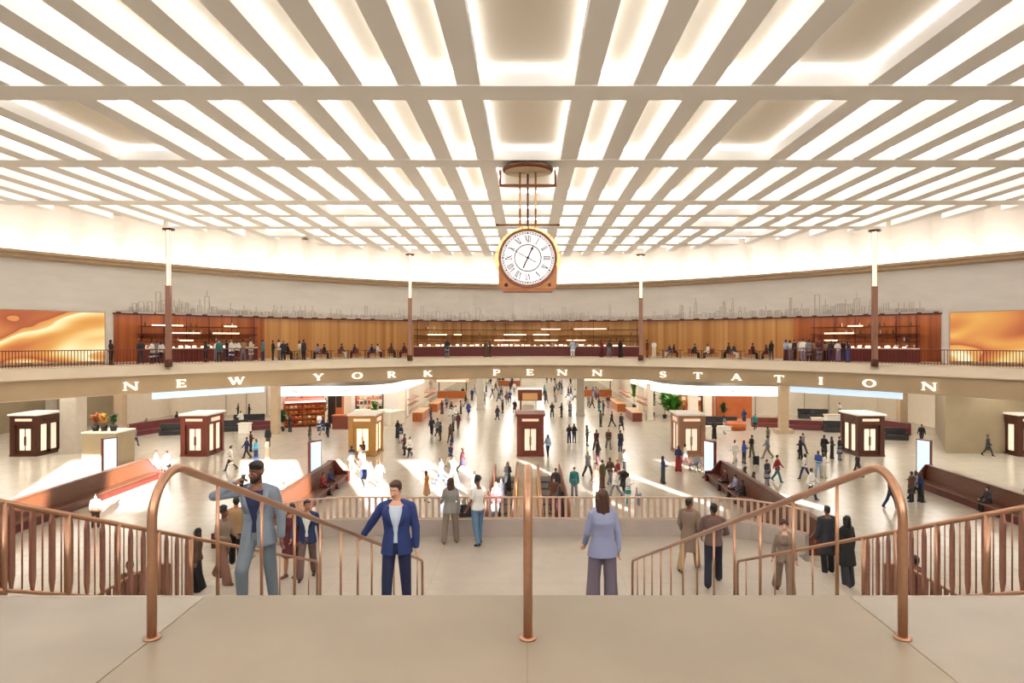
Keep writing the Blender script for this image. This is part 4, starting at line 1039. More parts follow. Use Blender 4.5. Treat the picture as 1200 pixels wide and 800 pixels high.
plant(on(331, 505).x, on(331, 505).y, 0, 2.2, 1.0, 'dark potted plant beside the left slim pillar', M_dleaf, 80, 3)
plant(on(378, 494).x, on(378, 494).y, 0, 3.0, 1.1, 'grey-green potted plant right of the bakery shelf', M_dleaf, 80, 4)
plant(on(439, 500).x, on(439, 500).y, 0, 3.0, 0.9, 'small potted tree right of the golden kiosk', M_leaf, 90, 5)
# right shop
plant(on(789, 494).x, on(789, 494).y, 0, 3.0, 1.8, 'large bright green shrub above the copper kiosk', M_leaf, 160, 6)
plant(on(779, 490).x, on(779, 490).y, 0, 3.4, 1.4, 'bright green shrub left of the large one near the copper kiosk', M_leaf, 120, 16)
plant(on(743, 478).x, on(743, 478).y, 0, 4.0, 0.9, 'tall green plant between the white posts of the right shop', M_leaf, 90, 7)
plant(on(765, 487.5).x, on(765, 487.5).y, 0, 3.4, 0.8, 'dark green plant between the second pair of white posts', M_dleaf, 90, 8)
plant(on(826, 493).x, on(826, 493).y, 0, 2.4, 0.9, 'dark green potted plant behind the copper kiosk', M_dleaf, 80, 9)
plant(on(848, 492).x, on(848, 492).y, 0, 2.2, 0.9, 'dark potted plant near the round orange booth', M_dleaf, 80, 10)
def post(px, py, w_, label, m_=M_cream, h=4.2):
    q = on(px, py); t = thing('shop_post', label, 'post', (q.x, q.y, 0), 0, 'white posts of the right shop')
    mb = MB(); mb.box(0, 0, h / 2, w_, w_, h); mb.build('shaft', m_, t); mb = MB(); mb.box(0, 0, 0.1, w_ + .15, w_ + .15, 0.2); mb.build('base', m_, t)
post(750, 484, 0.7, 'cream post, first of the shopfront posts right of the passage'); post(761.5, 492, 0.7, 'cream post, second of the shopfront posts right of the passage')
post(812, 496, 0.95, 'broad cream post behind the copper kiosk, left one'); post(829, 495, 0.8, 'broad cream post behind the copper kiosk, right one')
post(472, 490, 0.8, 'cream post at the corner of the left cafe shopfront')
mb = MB(); mb.box(20, 83.6, 2.4, 3.2, 0.3, 4.8); mb.box(24.5, 81, 2.0, 4.2, 0.3, 4.0); struct(mb.build('wall_terracotta', M_orange))
mb = MB(); mb.box(21.4, 81, 2.2, 0.3, 4, 4.4); struct(mb.build('wall_terracotta_side', M_orange))
mb = MB(); mb.box(-18, 83.5, 2.4, 7, 0.3, 4.8); struct(mb.build('wall_cafe', M_white))
mb = MB(); mb.box(-24.8, 79, 2.4, 0.3, 8, 4.8); struct(mb.build('wall_cafe_side', M_orange))
q = on(861, 503); t = thing('round_booth', 'low round terracotta booth in the right shop', 'booth', (q.x, q.y, 0))
mb = MB(); mb.lathe([(1.1, 0), (1.2, 0.75), (1.0, 0.8), (0.95, 0.5), (0.1, 0.45)], 0, 0, 28); mb.build('rim', M_orange, t)
mb = MB(); mb.lathe([(0.85, 0.46), (0.85, 0.56), (0.1, 0.58)], 0, 0, 24); mb.build('cushion', M_dksofa, t)
sofa(845, 500, 3.4, 'dark seat left of the round terracotta booth', M_dksofa, R_(-8)); sofa(899, 500, 3.2, 'dark low seats before the terracotta wall', M_redbrz, R_(-10), 0.7)
counter(835, 504, 5.2, 0.5, 0.35, 'low white platform edge of the right shop', M_white)
counter(976, 497, 1.6, 1.0, 1.0, 'small white table block in the right lounge', M_white); counter(958, 500, 1.0, 0.8, 0.9, 'small cream side table in the right lounge', M_cream)
counter(287, 507, 1.0, 0.8, 0.9, 'small white side table in the left lounge', M_white)
def rack(px, py, label):
    q = on(px, py); t = thing('clothes_rack', label, 'shelf', (q.x, q.y, 0), 0, 'stocked shelves in the shops')
    for k in range(5): mb = MB(); mb.box(0, 0, 0.4 + 0.6 * k, 3.2, 0.5, 0.05); mb.build('shelf_board', M_wood2, t)
    for s in (-1, 1): mb = MB(); mb.box(s * 1.6, 0, 1.5, 0.08, 0.5, 3.0); mb.build('upright', M_black, t)
    rnd = random.Random(int(px))
    for k in range(5):
        for i in range(7):
            h = rnd.uniform(0.2, 0.45); mb = MB(); mb.box(-1.4 + i * 0.45, 0, 0.43 + 0.6 * k + h / 2, rnd.uniform(0.2, 0.4), 0.35, h); mb.build('stacked_goods', rnd.choice(M_goods + [M_black, M_white, M_dleaf]), t)
rack(433, 489, 'stocked shelf on the white wall of the left cafe'); rack(806, 491, 'stocked shelf behind the green shrubs of the right shop')
# wheelchair near the copper kiosk
q = on(815, 552); t = thing('wheelchair', 'empty dark wheelchair in front of the copper kiosk', 'wheelchair', (q.x, q.y, 0), R_(-50))
mb = MB(); mb.box(0, 0, 0.5, 0.5, 0.5, 0.07); mb.build('seat', M_dksofa, t); mb = MB(); mb.box(0, 0.25, 0.75, 0.5, 0.05, 0.5); mb.build('backrest', M_dksofa, t)
for s in (-1, 1):
    mb = MB(); mb.tube([(s * 0.32, 0.1 + 0.32 * math.cos(a), 0.33 + 0.32 * math.sin(a)) for a in [6.28318 * i / 20 for i in range(21)]], 0.03, 6)
    for i in range(6): a = 1.047 * i; mb.tube([(s * 0.32, 0.1, 0.33), (s * 0.32, 0.1 + 0.31 * math.cos(a), 0.33 + 0.31 * math.sin(a))], 0.008, 4)
    mb.build('wheel', M_black, t)
    mb = MB(); mb.tube([(s * 0.24, -0.35 + 0.09 * math.cos(a), 0.1 + 0.09 * math.sin(a)) for a in [6.28318 * i / 12 for i in range(13)]], 0.02, 6); mb.build('caster', M_black, t)
    mb = MB(); mb.tube([(s * 0.26, 0.32, 0.95), (s * 0.26, 0.25, 0.95), (s * 0.26, 0.25, 0.45), (s * 0.26, -0.28, 0.45), (s * 0.24, -0.4, 0.15)], 0.015, 6); mb.build('side_frame', M_black, t)
# ================================================================== PEOPLE
V = Vector
def capsule(mb, p0, p1, r0, r1, n=12, e=1.0):
    p0, p1 = V(p0), V(p1); t = (p1 - p0).normalized()
    a = V((0, 1, 0)) if abs(t.y) < 0.8 else V((1, 0, 0)); u = (a - t * a.dot(t)).normalized(); s = t.cross(u); rings = []
    def rg(c, r): return [c + u * (math.cos(6.28318 * k / n) * r) + s * (math.sin(6.28318 * k / n) * r * e) for k in range(n)]
    for q in (0.97, 0.75, 0.4): rings.append(rg(p0 - t * (r0 * q), r0 * math.sqrt(1 - q * q)))
    rings += [rg(p0 + (p1 - p0) * f, r0 + (r1 - r0) * f) for f in (0, 0.33, 0.66, 1.0)]
    for q in (0.4, 0.75, 0.97): rings.append(rg(p1 + t * (r1 * q), r1 * math.sqrt(1 - q * q)))
    mb.loft(rings)
def chain(mb, pts, rs, n=12, e=1.0):
    for (a, b), (r0, r1) in zip(zip(pts[:-1], pts[1:]), zip(rs[:-1], rs[1:])): capsule(mb, a, b, r0, r1, n, e)
def remesh(mb, name, mats, voxel, smooth=2):
    me = mb.mesh('tmp', []); o = bpy.data.objects.new('tmp', me); COL.objects.link(o)
    m = o.modifiers.new('r', 'REMESH'); m.mode = 'VOXEL'; m.voxel_size = voxel; m.use_smooth_shade = True
    if smooth: s = o.modifiers.new('s', 'SMOOTH'); s.iterations = smooth; s.factor = 0.5
    dg = bpy.context.evaluated_depsgraph_get(); out = bpy.data.meshes.new_from_object(o.evaluated_get(dg))
    bpy.data.objects.remove(o); bpy.data.meshes.remove(me); out.name = name; out.materials.clear()
    for q in (mats if isinstance(mats, (list, tuple)) else [mats]): out.materials.append(q)
    return out

def figure(sp, fine=True):
    """geometry of a posed figure facing -Y, feet on z=0: {part: MB}; sp describes sex, pose and dress"""
    f = sp.get('sex', 'm') == 'f'; P = {}
    def part(k):
        if k not in P: P[k] = MB()
        return P[k]
    lean = math.radians(sp.get('lean', 0)); hipz = 0.93
    TM = Matrix.Translation((0, 0, hipz)) @ Matrix.Rotation(math.radians(sp.get('twist', 0)), 4, 'Z') @ Matrix.Rotation(lean, 4, 'X') @ Matrix.Translation((0, 0, -hipz))
    def T(p): return TM @ V(p)
    HM = TM @ Matrix.Translation((0, 0.0, 1.52)) @ Matrix.Rotation(math.radians(sp.get('yaw', 0)), 4, 'Z') @ Matrix.Rotation(math.radians(sp.get('pitch', 0)), 4, 'X') @ Matrix.Translation((0, 0, -1.52))
    def Hd(p): return HM @ V(p)
    tors = [(0.80, .11, .09), (0.88, .165, .12), (0.96, .165, .122), (1.08, .142, .105), (1.18, .152, .112), (1.29, .172, .122), (1.38, .178, .112), (1.44, .15, .09), (1.49, .075, .065)]
    if f: tors = [(0.80, .11, .09), (0.88, .17, .125), (0.95, .17, .122), (1.08, .122, .095), (1.18, .132, .105), (1.27, .152, .128), (1.36, .152, .105), (1.42, .13, .082), (1.47, .06, .055)]
    def rings(lst, g=0.0, n=20, z0=None, z1=None):
        out = []
        for z, rx, ry in lst:
            if z0 is not None and z < z0 - 1e-6: continue
            if z1 is not None and z > z1 + 1e-6: continue
            out.append([T(((rx + g) * math.cos(6.28318 * k / n), (ry + g) * math.sin(6.28318 * k / n), z)) for k in range(n)])
        return out
    body = part('body'); body.loft(rings(tors))
    shw = 0.155 if f else 0.19; shz = 1.385 if f else 1.405
    ar = (.04, .034, .032, .024) if f else (.05, .043, .041, .029)
    # legs
    legp = []
    for s, (a, k, ab, fp) in zip((-1, 1), sp.get('legs', ((0, 2, 3, 0), (0, 2, 3, 0)))):
        a, k, ab, fp = [math.radians(x) for x in (a, k, ab, fp)]
        h = V((s * .09, 0, .90)); d1 = V((s * math.sin(ab) * math.cos(a), -math.sin(a), -math.cos(a) * math.cos(ab))); kn = h + d1 * .42
        a2 = a - k; d2 = V((s * math.sin(ab) * 0.6 * math.cos(a2), -math.sin(a2), -math.cos(a2))); an = kn + d2.normalized() * .41
        legp.append((s, h, kn, an, fp))
    low = min(l[3].z - 0.075 - max(0, math.sin(l[4])) * 0.12 for l in legp)
    lr = (.082, .058, .056, .038)
    for s, h, kn, an, fp in legp:
        chain(body, [h, kn], (lr[0], lr[1])); m_ = kn + (an - kn) * 0.3 + V((0, .012, 0)); chain(body, [kn, m_, an], (lr[1] - .004, lr[2], lr[3]))
        fd = V((0, -math.cos(fp), -math.sin(fp))); toe = an + V((0, 0, -.045)) + fd * .165; heel = an + V((0, 0.0, -.045)) - fd * .045
        capsule(body, heel, toe, .033, .026, 10)
        sh = part('shoe' + str(s)); capsule(sh, heel, toe, .042, .034, 12); capsule(sh, an + V((0, 0, -.01)), heel + fd * .04, .045, .04, 10)
        if sp.get('heel'): sh.box(heel.x, heel.y, heel.z - .05, .02, .03, .07)
        b = sp.get('bottom', 'trousers')
        tr = part('bottom')
        if b == 'wide': chain(tr, [h, kn, an + V((0, 0, -.045))], (.103, .092, .108), 14)
        elif b in ('trousers', 'jeans'):
            g = .012 if b == 'jeans' else .02; chain(tr, [h, kn, an + (an - kn) * .02], (lr[0] + g, lr[1] + g + .004, lr[3] + g + (.006 if b == 'jeans' else .02)), 14)
        elif b == 'shorts': chain(tr, [h, h + (kn - h) * .8], (lr[0] + .02, lr[1] + .035), 14)
    b = sp.get('bottom', 'trousers')
    if b == 'skirt':
        tr = part('bottom'); L = sp.get('skirt', 0.42); tr.loft([[T((rx * math.cos(6.28318 * k / 18), ry * math.sin(6.28318 * k / 18), z)) for k in range(18)] for z, rx, ry in ((1.08, .13, .105), (0.92, .185, .14), (0.75, .2, .16), (L, .24, .2))])
    else: part('bottom').loft(rings([(0.80, .115, .10), (0.88, .175, .13), (0.96, .172, .13), (1.05, .15, .115)] if not f else [(0.80, .115, .10), (0.88, .182, .137), (0.95, .178, .13), (1.05, .138, .108)]))
    # arms
    top = sp.get('top', 'shirt'); handdat = []
    for s, (up, fo) in zip((-1, 1), sp.get('arms', (((-.16, .02, -1), (-.06, -.12, -1)), ((.16, .02, -1), (.06, -.12, -1))))):
        S = T((s * shw, 0, shz)); R3 = TM.to_3x3(); up, fo = (R3 @ V(up)).normalized(), (R3 @ V(fo)).normalized(); E = S + up * .285; W = E + fo * .25
        chain(body, [T((s * .07, 0, shz + .04)), S], (.05, ar[0] + .006)); chain(body, [S, E, W], (ar[0], ar[1], ar[3]))
        # hand
        side = V(sp.get('palm', ((0, -1, 0), (0, -1, 0)))[0 if s < 0 else 1]); side = (R3 @ side); side = (side - fo * side.dot(fo)).normalized()   # thumb side
        nrm = fo.cross(side).normalized() * (1 if s < 0 else -1)
        # nrm points to the palm side
        c = W + fo * .05; curl = sp.get('curl', (0.5, 0.5))[0 if s < 0 else 1]; k_ = 0.88 if f else 1.0
        for j in (-1, 0, 1): capsule(body, W + side * (j * .014 * k_), W + fo * (.082 * k_) + side * (j * .024 * k_), .016, .0145, 8)
        if fine:
            for j, L in enumerate((.068, .076, .071, .056)):
                b0 = W + fo * (.085 * k_) + side * ((.031 - j * .0205) * k_); d = (fo + nrm * curl * 0.5).normalized(); m0 = b0 + d * L * .5; d2 = (fo + nrm * curl * 1.9).normalized(); m1 = m0 + d2 * L * .5
                chain(body, [b0 - fo * .012, m0, m1], (.0092, .0085, .0072), 8)
            tb = W + fo * .025 + side * .026; td = (fo * .75 + side * .75 + nrm * .35).normalized(); te = tb + td * .045; chain(body, [tb, te, te + (fo + nrm * .5).normalized() * .03], (.0125, .011, .0085), 8)
        else: capsule(body, W + fo * .08, W + fo * .14 + nrm * .03, .026, .018, 8)
        handdat.append((W, fo, side, nrm))
        tp = part('top')
        if top == 'tee': chain(tp, [T((s * .07, 0, shz + .04)), S, S + up * .17], (.058, ar[0] + .016, ar[1] + .022), 14)
        elif top in ('shirt', 'dress', 'sleeveless'):
            if top != 'sleeveless': chain(tp, [T((s * .07, 0, shz + .04)), S, E, W - fo * .01], (.058, ar[0] + .012, ar[1] + .012, ar[3] + .014), 14)
        else:
            jk = part('jacket' if fine else 'top'); g = .013 if top != 'coat' else .024
            chain(jk, [T((s * .075, 0, shz + .045)), S, E, W - fo * .015], (.06, ar[0] + g, ar[1] + g, ar[3] + g + .004), 14)
    tp = part('top'); base = rings(tors, .012, 20, .95 if top not in ('tee',) else .88, 1.46)
    tp.loft(base)
    if top == 'dress': pass
    if top in ('blazer', 'coat', 'jacket'):
        jk = part('jacket' if fine else 'top'); hem = {'blazer': .80, 'coat': .50, 'jacket': .90}[top]
        pr = [(z, rx + .022, ry + .022) for z, rx, ry in tors if z >= .87 and z < 1.46]
        pr[0] = (pr[0][0], pr[0][1] + .012, pr[0][2] + .012)
        if hem < .86: pr = [(hem, pr[0][1] + .012 + (.03 if top == 'coat' else 0), pr[0][2] + .014 + (.04 if top == 'coat' else 0))] + pr
        opn = sp.get('open', 0.0); n = 26; rgs = []
        for z, rx, ry in pr:
            tz = (z - hem) / (1.46 - hem)
            if opn > 0 and z < 1.46:
                vt = max(0, (z - 1.12) / .32); ph = math.radians(3 + opn * (9 * (1 - tz) + 34 * vt ** 0.9))
            else: ph = math.radians(1.5 if not opn else 3)
            if not opn: rgs.append([T((rx * math.cos(6.28318 * k / n), ry * math.sin(6.28318 * k / n), z)) for k in range(n)]); continue
            o_, i_ = [], []
            for k in range(n):
                a = -math.pi / 2 + ph + (2 * math.pi - 2 * ph) * k / (n - 1)
                o_.append(T((rx * math.cos(a), ry * math.sin(a), z))); i_.append(T(((rx - .026) * math.cos(a), (ry - .026) * math.sin(a), z)))
            rgs.append(o_ + i_[::-1])
        jk.loft(rgs)
        if fine and opn:
            lp = part('lapel')
            for s in (-1, 1):
                A, B = [], []
                for z, rx, ry in pr:
                    if z < 1.10: continue
                    vt = max(0, (z - 1.12) / .32); ph = math.radians(4 + opn * 34 * vt ** .9); wd = math.radians(6 + 20 * math.sin(min(1, (z - 1.08) / .34) * 2.6))
                    for Q, a_, g in ((A, ph, .010), (B, ph + wd, .012)):
                        a = -math.pi / 2 + s * a_; Q.append(T(((rx + g) * math.cos(a), (ry + g) * math.sin(a), z)))
                R_2 = [[a, b, b + V((0, .02, 0)), a + V((0, .02, 0))] for a, b in zip(A, B)]
                lp.loft(R_2)
    # head
    k = 0.95 if f else 1.0; zc = 1.635 if not f else 1.605
    def el(mb, c, rx, ry, rz, nu=16, nv=12):
        q = MB(); q.ball((0, 0, 0), rx, ry, rz, nu, nv); q.v = [Hd(V(v) + V(c)) for v in q.v]; mb.add(q.v, q.f, True)
    chain(body, [T((0, .01, 1.42)), Hd((0, .008, zc - .04))], (.058 * k if not f else .048, .052 * k if not f else .045))
    el(body, (0, .012, zc + .028), .073 * k, .092 * k, .092 * k); el(body, (0, -.022, zc - .04), .056 * k, .062 * k, .068 * k); el(body, (0, -.048, zc - .082), .028 * k, .024 * k, .022 * k)
    if fine:
        q = [Hd((0, -.082 * k, zc + .022)), Hd((0, -.108 * k, zc - .018))]; chain(body, q, (.009, .0145), 8); el(body, (0, -.09 * k, zc - .022), .019, .013, .011)
        for s in (-1, 1): el(body, (s * .073 * k, .012, zc - .004), .010, .02, .031); el(body, (s * .035, -.066 * k, zc - .022), .022, .016, .02)
        for s in (-1, 1):
            el(part('eyes'), (s * .029 * k, -.0795 * k, zc + .014), .0115, .006, .0055, 10, 8); el(part('irises'), (s * .029 * k, -.0845 * k, zc + .0135), .006, .004, .0056, 8, 6)
            chain(part('eyebrows'), [Hd((s * .014, -.0855 * k, zc + .036)), Hd((s * .03, -.082 * k, zc + .039)), Hd((s * .047, -.072 * k, zc + .034))], (.0038, .0042, .003), 6)
        el(part('lips'), (0, -.083 * k, zc - .053), .022, .0085, .0085, 10, 8)
    ht = sp.get('hair', 'short'); hr = part('hair'); rnd = random.Random(5)
    if ht == 'short':
        el(hr, (0, .024, zc + .048), .079 * k, .09 * k, .082 * k); el(hr, (0, -.03, zc + .095), .06 * k, .045 * k, .034 * k); el(hr, (0, .06, zc), .064, .045, .07)
        for s in (-1, 1): el(hr, (s * .066, .012, zc + .03), .014, .04, .045)
    elif ht == 'fade':
        el(hr, (0, .016, zc + .062), .078 * k, .092 * k, .072 * k); el(hr, (0, -.02, zc + .098), .064, .06, .034); el(hr, (0, .065, zc + .01), .058, .038, .06)
    elif ht in ('long', 'bob'):
        el(hr, (0, .024, zc + .046), .082, .094, .088); L = .36 if ht == 'long' else .17
        hr.loft([[Hd((x, y, zc - z)) for x, y in ((-w_, .03), (-w_ * .8, .09), (0, .115), (w_ * .8, .09), (w_, .03), (0, .055))] for z, w_ in ((-.06, .06), (.02, .085), (.12, .098), (L * .7, .105), (L, .075), (L + .03, .03))])
        for s in (-1, 1): chain(hr, [Hd((s * .066, -.03, zc + .06)), Hd((s * .082, -.005, zc - .04)), Hd((s * .08, .01, zc - min(L, .2)))], (.024, .024, .018), 8)
    elif ht in ('curly', 'afro'):
        R0 = .105 if ht == 'curly' else .125
        for i in range(46):
            a = rnd.uniform(0, 6.28); e_ = rnd.uniform(-.35, 1.5); d = V((math.cos(a) * math.cos(e_), math.sin(a) * math.cos(e_), math.sin(e_)))
            if d.y < -.55 and d.z < .55: continue
            c = V((0, .035, zc + .055)) + d * (R0 - .035); el(hr, c, .042, .042, .042, 8, 6)
        el(hr, (0, .03, zc + .05), .085, .092, .085)
    elif ht == 'bun':
        el(hr, (0, .022, zc + .046), .079, .092, .082); el(hr, (0, .105, zc + .09), .05, .045, .045)
    if sp.get('beard'):
        bd = part('beard'); el(bd, (0, -.042, zc - .072), .05, .05, .042); el(bd, (0, -.076, zc - .082), .032, .022, .03)
        for s in (-1, 1): chain(bd, [Hd((s * .062, -.004, zc - .01)), Hd((s * .056, -.03, zc - .06))], (.014, .02), 8)
        chain(bd, [Hd((-.022, -.088, zc - .04)), Hd((.022, -.088, zc - .04))], (.006, .006), 6)
    for q in P.values():
        q.v = [(v[0], v[1], v[2] - low) for v in q.v]
    return P, [(w_ - V((0, 0, low)), a, b_, c_) for w_, a, b_, c_ in handdat]

SKIN = {'light': mat('skin_light', '#d9a68c', 0.55), 'tan': mat('skin_tan', '#b57c5c', 0.55), 'brown': mat('skin_brown', '#7c4d38', 0.5), 'dark': mat('skin_dark', '#553428', 0.5)}
HAIR = {'black': mat('hair_black', '#1d1714', 0.5), 'brown': mat('hair_brown', '#43291d', 0.5), 'blond': mat('hair_blond', '#b08a55', 0.5), 'grey': mat('hair_grey', '#8c8782', 0.6)}
CL = {}
def cloth(name, h): CL[name] = mat('cloth_' + name.replace(' ', '_'), h, 0.85, bump=0.15, scale=60); return CL[name]
for nme, h in (('navy', '#26345c'), ('blue', '#3c56a0'), ('charcoal', '#34343a'), ('black', '#201e20'), ('grey', '#80808a'), ('white', '#e8e4de'), ('cream', '#d8cab0'), ('tan', '#a88660'), ('brown', '#5e4436'), ('red', '#8e2c30'), ('olive', '#5a5a40'), ('teal', '#2e7c80'), ('lilac', '#9a90b0'), ('cyan', '#58b8dc'), ('denim', '#4a6a92'), ('orange', '#c07c3c'), ('maroon', '#5c2a30'), ('sky', '#9cb4cc')):
    cloth(nme, h)
M_eyew = mat('eye_white', '#e6e0da', 0.3); M_iris = mat('iris_brown', '#2a1a12', 0.3)
LIP = mat('lips_rose', '#a0584e', 0.5); LIPD = mat('lips_brown', '#5c332c', 0.5)

def hero(sp, label, loc, heading, H=1.75, skin='light', hairc='brown', cols=None, voxel=0.010, group=None, heady=None):
    """one detailed person: body mesh with hair and clothes as children"""
    P, hands = figure(sp, True); k = H / (1.745 if sp.get('sex', 'm') == 'm' else 1.71)
    cols = cols or {}
    body = remesh(P['body'], 'person', SKIN[skin], voxel * 0.75, 1)
    b = link('person', body, None, loc, math.radians(heading)); b.scale = (k, k, k); tag(b, label, 'person', group)
    if heady is not None:      # on the stair: stand where the head comes to the right height
        zt = k * max(v[2] for v in P['hair'].v); y0 = 4.9
        for _ in range(4000):
            if (EYE - (nose(y0) + zt)) * FPX / y0 + CY >= heady: break
            y0 += 0.002
        px = CX + b.location.x * FPX / b.location.y; b.location = ((px - CX) * y0 / FPX, y0, nose(y0) - 0.02)
    def ch(key, name, m_, vx=voxel, sm=2):
        if key in P and P[key].v: return link(name, remesh(P[key], name, m_, vx, sm), b)
    ch('hair', 'hair', HAIR[hairc], voxel * .8, 2); ch('beard', 'beard', HAIR[hairc], voxel * .7, 1)
    tn = {'tee': 't_shirt', 'shirt': 'shirt'}.get(sp.get('top'), 'shirt')
    ch('top', tn, CL[cols['top']]); 
    if 'jacket' in P: ch('jacket', sp['top'], CL[cols['jacket']], voxel, 2)
    if 'lapel' in P: link('lapel', P['lapel'].mesh('lapel', CL[cols['jacket']]), b)
    ch('bottom', {'wide': 'trousers', 'skirt': 'skirt', 'jeans': 'jeans'}.get(sp.get('bottom'), 'trousers'), CL[cols['bottom']])
    for s_ in ('shoe-1', 'shoe1'): ch(s_, 'shoe', CL[cols.get('shoes', 'black')])
    if sp.get('face', True):
        for key, nm, m_ in (('eyes', 'eyes', M_eyew), ('irises', 'irises', M_iris), ('eyebrows', 'eyebrows', HAIR[hairc]), ('lips', 'lips', LIPD if skin in ('brown', 'dark') else LIP)):
            link(nm, P[key].mesh(nm, m_), b)
    return b, hands, k

for n_, h_ in (('slate blue', '#7d8896'), ('slate', '#6e7884'), ('bright navy', '#2a3a72'), ('dark navy', '#222a4c'), ('pale blue', '#c6d4e4'), ('periwinkle', '#8d93b4'), ('plum grey', '#6f6474'), ('stone grey', '#8f8d88'), ('taupe', '#847666'), ('mid denim', '#5a7896'), ('khaki', '#9c8460'), ('mauve brown', '#6c5450'), ('ink', '#1f2233'), ('mushroom', '#8a7666'), ('rust brown', '#7a5648')): cloth(n_, h_)
def stairz(y): return nose(y)

# 1 man on the phone coming up the stair
ARM_DN_R = ((-.2, .05, -1), (-.1, -.22, -1)); ARM_DN_L = ((.2, .05, -1), (.1, -.22, -1))
spA = dict(sex='m', top='blazer', open=1.0, bottom='jeans', hair='fade', beard=True, yaw=-18, pitch=6, lean=4,
           legs=((38, 52, 4, 0), (-8, 4, 4, 0)), arms=(((-.75, -.4, -.05), (.85, .25, .52)), ((.24, .10, -1), (.05, -.18, -1))), palm=((.3, -.83, -.1), (0, -1, 0)), curl=(1.0, .6), twist=-6)
yA = 7.75
A, hd, kA = hero(spA, 'bearded person in grey-blue suit and navy t-shirt on the phone, climbing the stair', (at(303, 600, yA).x, yA, stairz(yA) - 0.02), 6, 1.86, 'brown', 'black', dict(top='dark navy', jacket='slate blue', bottom='slate', shoes='brown'), 0.009, heady=536)
W_, fo, sd, nr = hd[0]
mb = MB(); mb.box(0, 0, 0, .075, .012, .15); ph = mb.build('mobile_phone', M_black); ph.parent = None
zd = V((.15, .3, 1)).normalized(); yd = nr; xd = yd.cross(zd).normalized(); yd = zd.cross(xd)
Mx = Matrix((xd, yd, zd)).transposed().to_4x4(); Mx.translation = W_ + fo * .085 + nr * .025
Mb = Matrix.Translation(A.location) @ Matrix.Rotation(R_(6), 4, 'Z') @ Matrix.Scale(kA, 4)
ph.matrix_world = Mb @ Mx; tag(ph, 'dark mobile phone held to the ear of the bearded person on the stair', 'phone')
# 2 man in navy suit with a hand on the rail
spB = dict(sex='m', top='blazer', open=0.8, bottom='jeans', hair='short', yaw=-22, pitch=14, lean=3, legs=((14, 16, 3, 0), (-4, 8, 3, 0)),
           arms=(((-.5, .35, -.8), (-.5, .35, -.79)), ((.2, .05, -1), (.02, -.12, -1))), palm=((0, -1, .2), (0, -1, 0)), curl=(.9, .5))
yB = 8.65
hero(spB, 'person in navy suit and pale shirt on the stair, hand on the copper rail', (at(465, 600, yB).x, yB, stairz(yB) - 0.0), 4, 1.83, 'light', 'brown', dict(top='pale blue', jacket='bright navy', bottom='dark navy', shoes='black'), 0.009, heady=559)
# 3 woman seen from behind
spC = dict(sex='f', top='blazer', open=0.0, bottom='wide', hair='long', face=False, legs=((0, 3, 3, 0), (3, 5, 4, 0)), arms=(((-.22, .02, -1), (-.05, -.1, -1)), ((.2, -.1, -1), (.02, -.6, -.7))), curl=(.5, .8))
yC = 8.7
hero(spC, 'long-haired person in periwinkle blazer, seen from behind on the stair', (at(706, 600, yC).x, yC, stairz(yC) + 0.02), 184, 1.72, 'tan', 'brown', dict(top='periwinkle', jacket='periwinkle', bottom='plum grey', shoes='black'), 0.009, heady=570)
# 4, 5 couple standing on the mid landing
def land(px, py, dz=0.0): p = on(px, py, LAND); return p
spD = dict(sex='f', top='blazer', open=0.0, bottom='trousers', hair='long', face=False, heel=True, legs=((2, 3, 6, 0), (-4, 3, 7, 10)), arms=(ARM_DN_R, ((.2, -.2, -.9), (.1, -.8, -.4))), yaw=20)
hero(spD, 'long-haired person in stone-grey blazer, back turned, left of a couple on the landing', land(528, 636), 188, 1.74, 'light', 'brown', dict(top='stone grey', jacket='stone grey', bottom='taupe', shoes='rust brown'), 0.012)
spE = dict(sex='f', top='tee', bottom='jeans', hair='curly', yaw=25, pitch=18, legs=((10, 6, 3, 0), (-8, 14, 3, 20)), arms=(((-.1, -.35, -.9), (.2, -.9, .15)), ((.16, -.1, -1), (.1, -.5, -.8))), curl=(.8, .8))
E_, hd, kE = hero(spE, 'person in white t-shirt and blue jeans with curly black hair on the mid landing', land(560, 638), 218, 1.80, 'brown', 'black', dict(top='white', bottom='mid denim', shoes='black'), 0.012)
# bag between the couple
p = land(545, 634); t = thing('shoulder_bag', 'dark grey shoulder bag held between the couple on the mid landing', 'bag', (p.x, p.y + .05, LAND + 0.86), R_(8))
mb = MB(); mb.loft([[(x * w_, y * .07, z) for x, y in ((-1, -1), (1, -1), (1.0, 1), (-1.0, 1))] for z, w_ in ((-.2, .15), (-.17, .17), (.08, .15), (.12, .12))]); mb.build('pouch', CL['charcoal'], t)
mb = MB(); mb.tube([(-.1, 0, .1), (-.06, 0, .28), (.06, 0, .28), (.1, 0, .1)], .01, 6); mb.build('strap', CL['black'], t)
# 6, 7 pair on the right of the landing
WALK1 = ((24, 8, 2, 0), (-22, 14, 2, 28)); WALK2 = ((-22, 16, 2, 28), (24, 6, 2, 0))
spF = dict(sex='m', top='coat', open=0.0, bottom='trousers', hair='short', face=True, yaw=-30, legs=((22, 8, 3, 0), (-20, 12, 3, 22)), arms=(ARM_DN_R, ((.2, -.1, -1), (.0, -.6, -.7))))
hero(spF, 'person in tan coat and khaki trousers, left of a pair on the landing', land(808, 667), 150, 1.74, 'brown', 'black', dict(top='taupe', jacket='mushroom', bottom='khaki', shoes='ink'), 0.012)
spG = dict(sex='m', top='jacket', open=0.0, bottom='trousers', hair='short', yaw=25, legs=WALK1, arms=(((-.3, -.1, -.9), (.2, -.8, -.3)), ((.28, -.15, -.9), (-.1, -.9, .1))))
hero(spG, 'person in mauve-brown jacket and dark trousers, right of a pair on the landing', land(836, 684), 165, 1.86, 'brown', 'black', dict(top='mauve brown', jacket='mauve brown', bottom='ink', shoes='black'), 0.012)
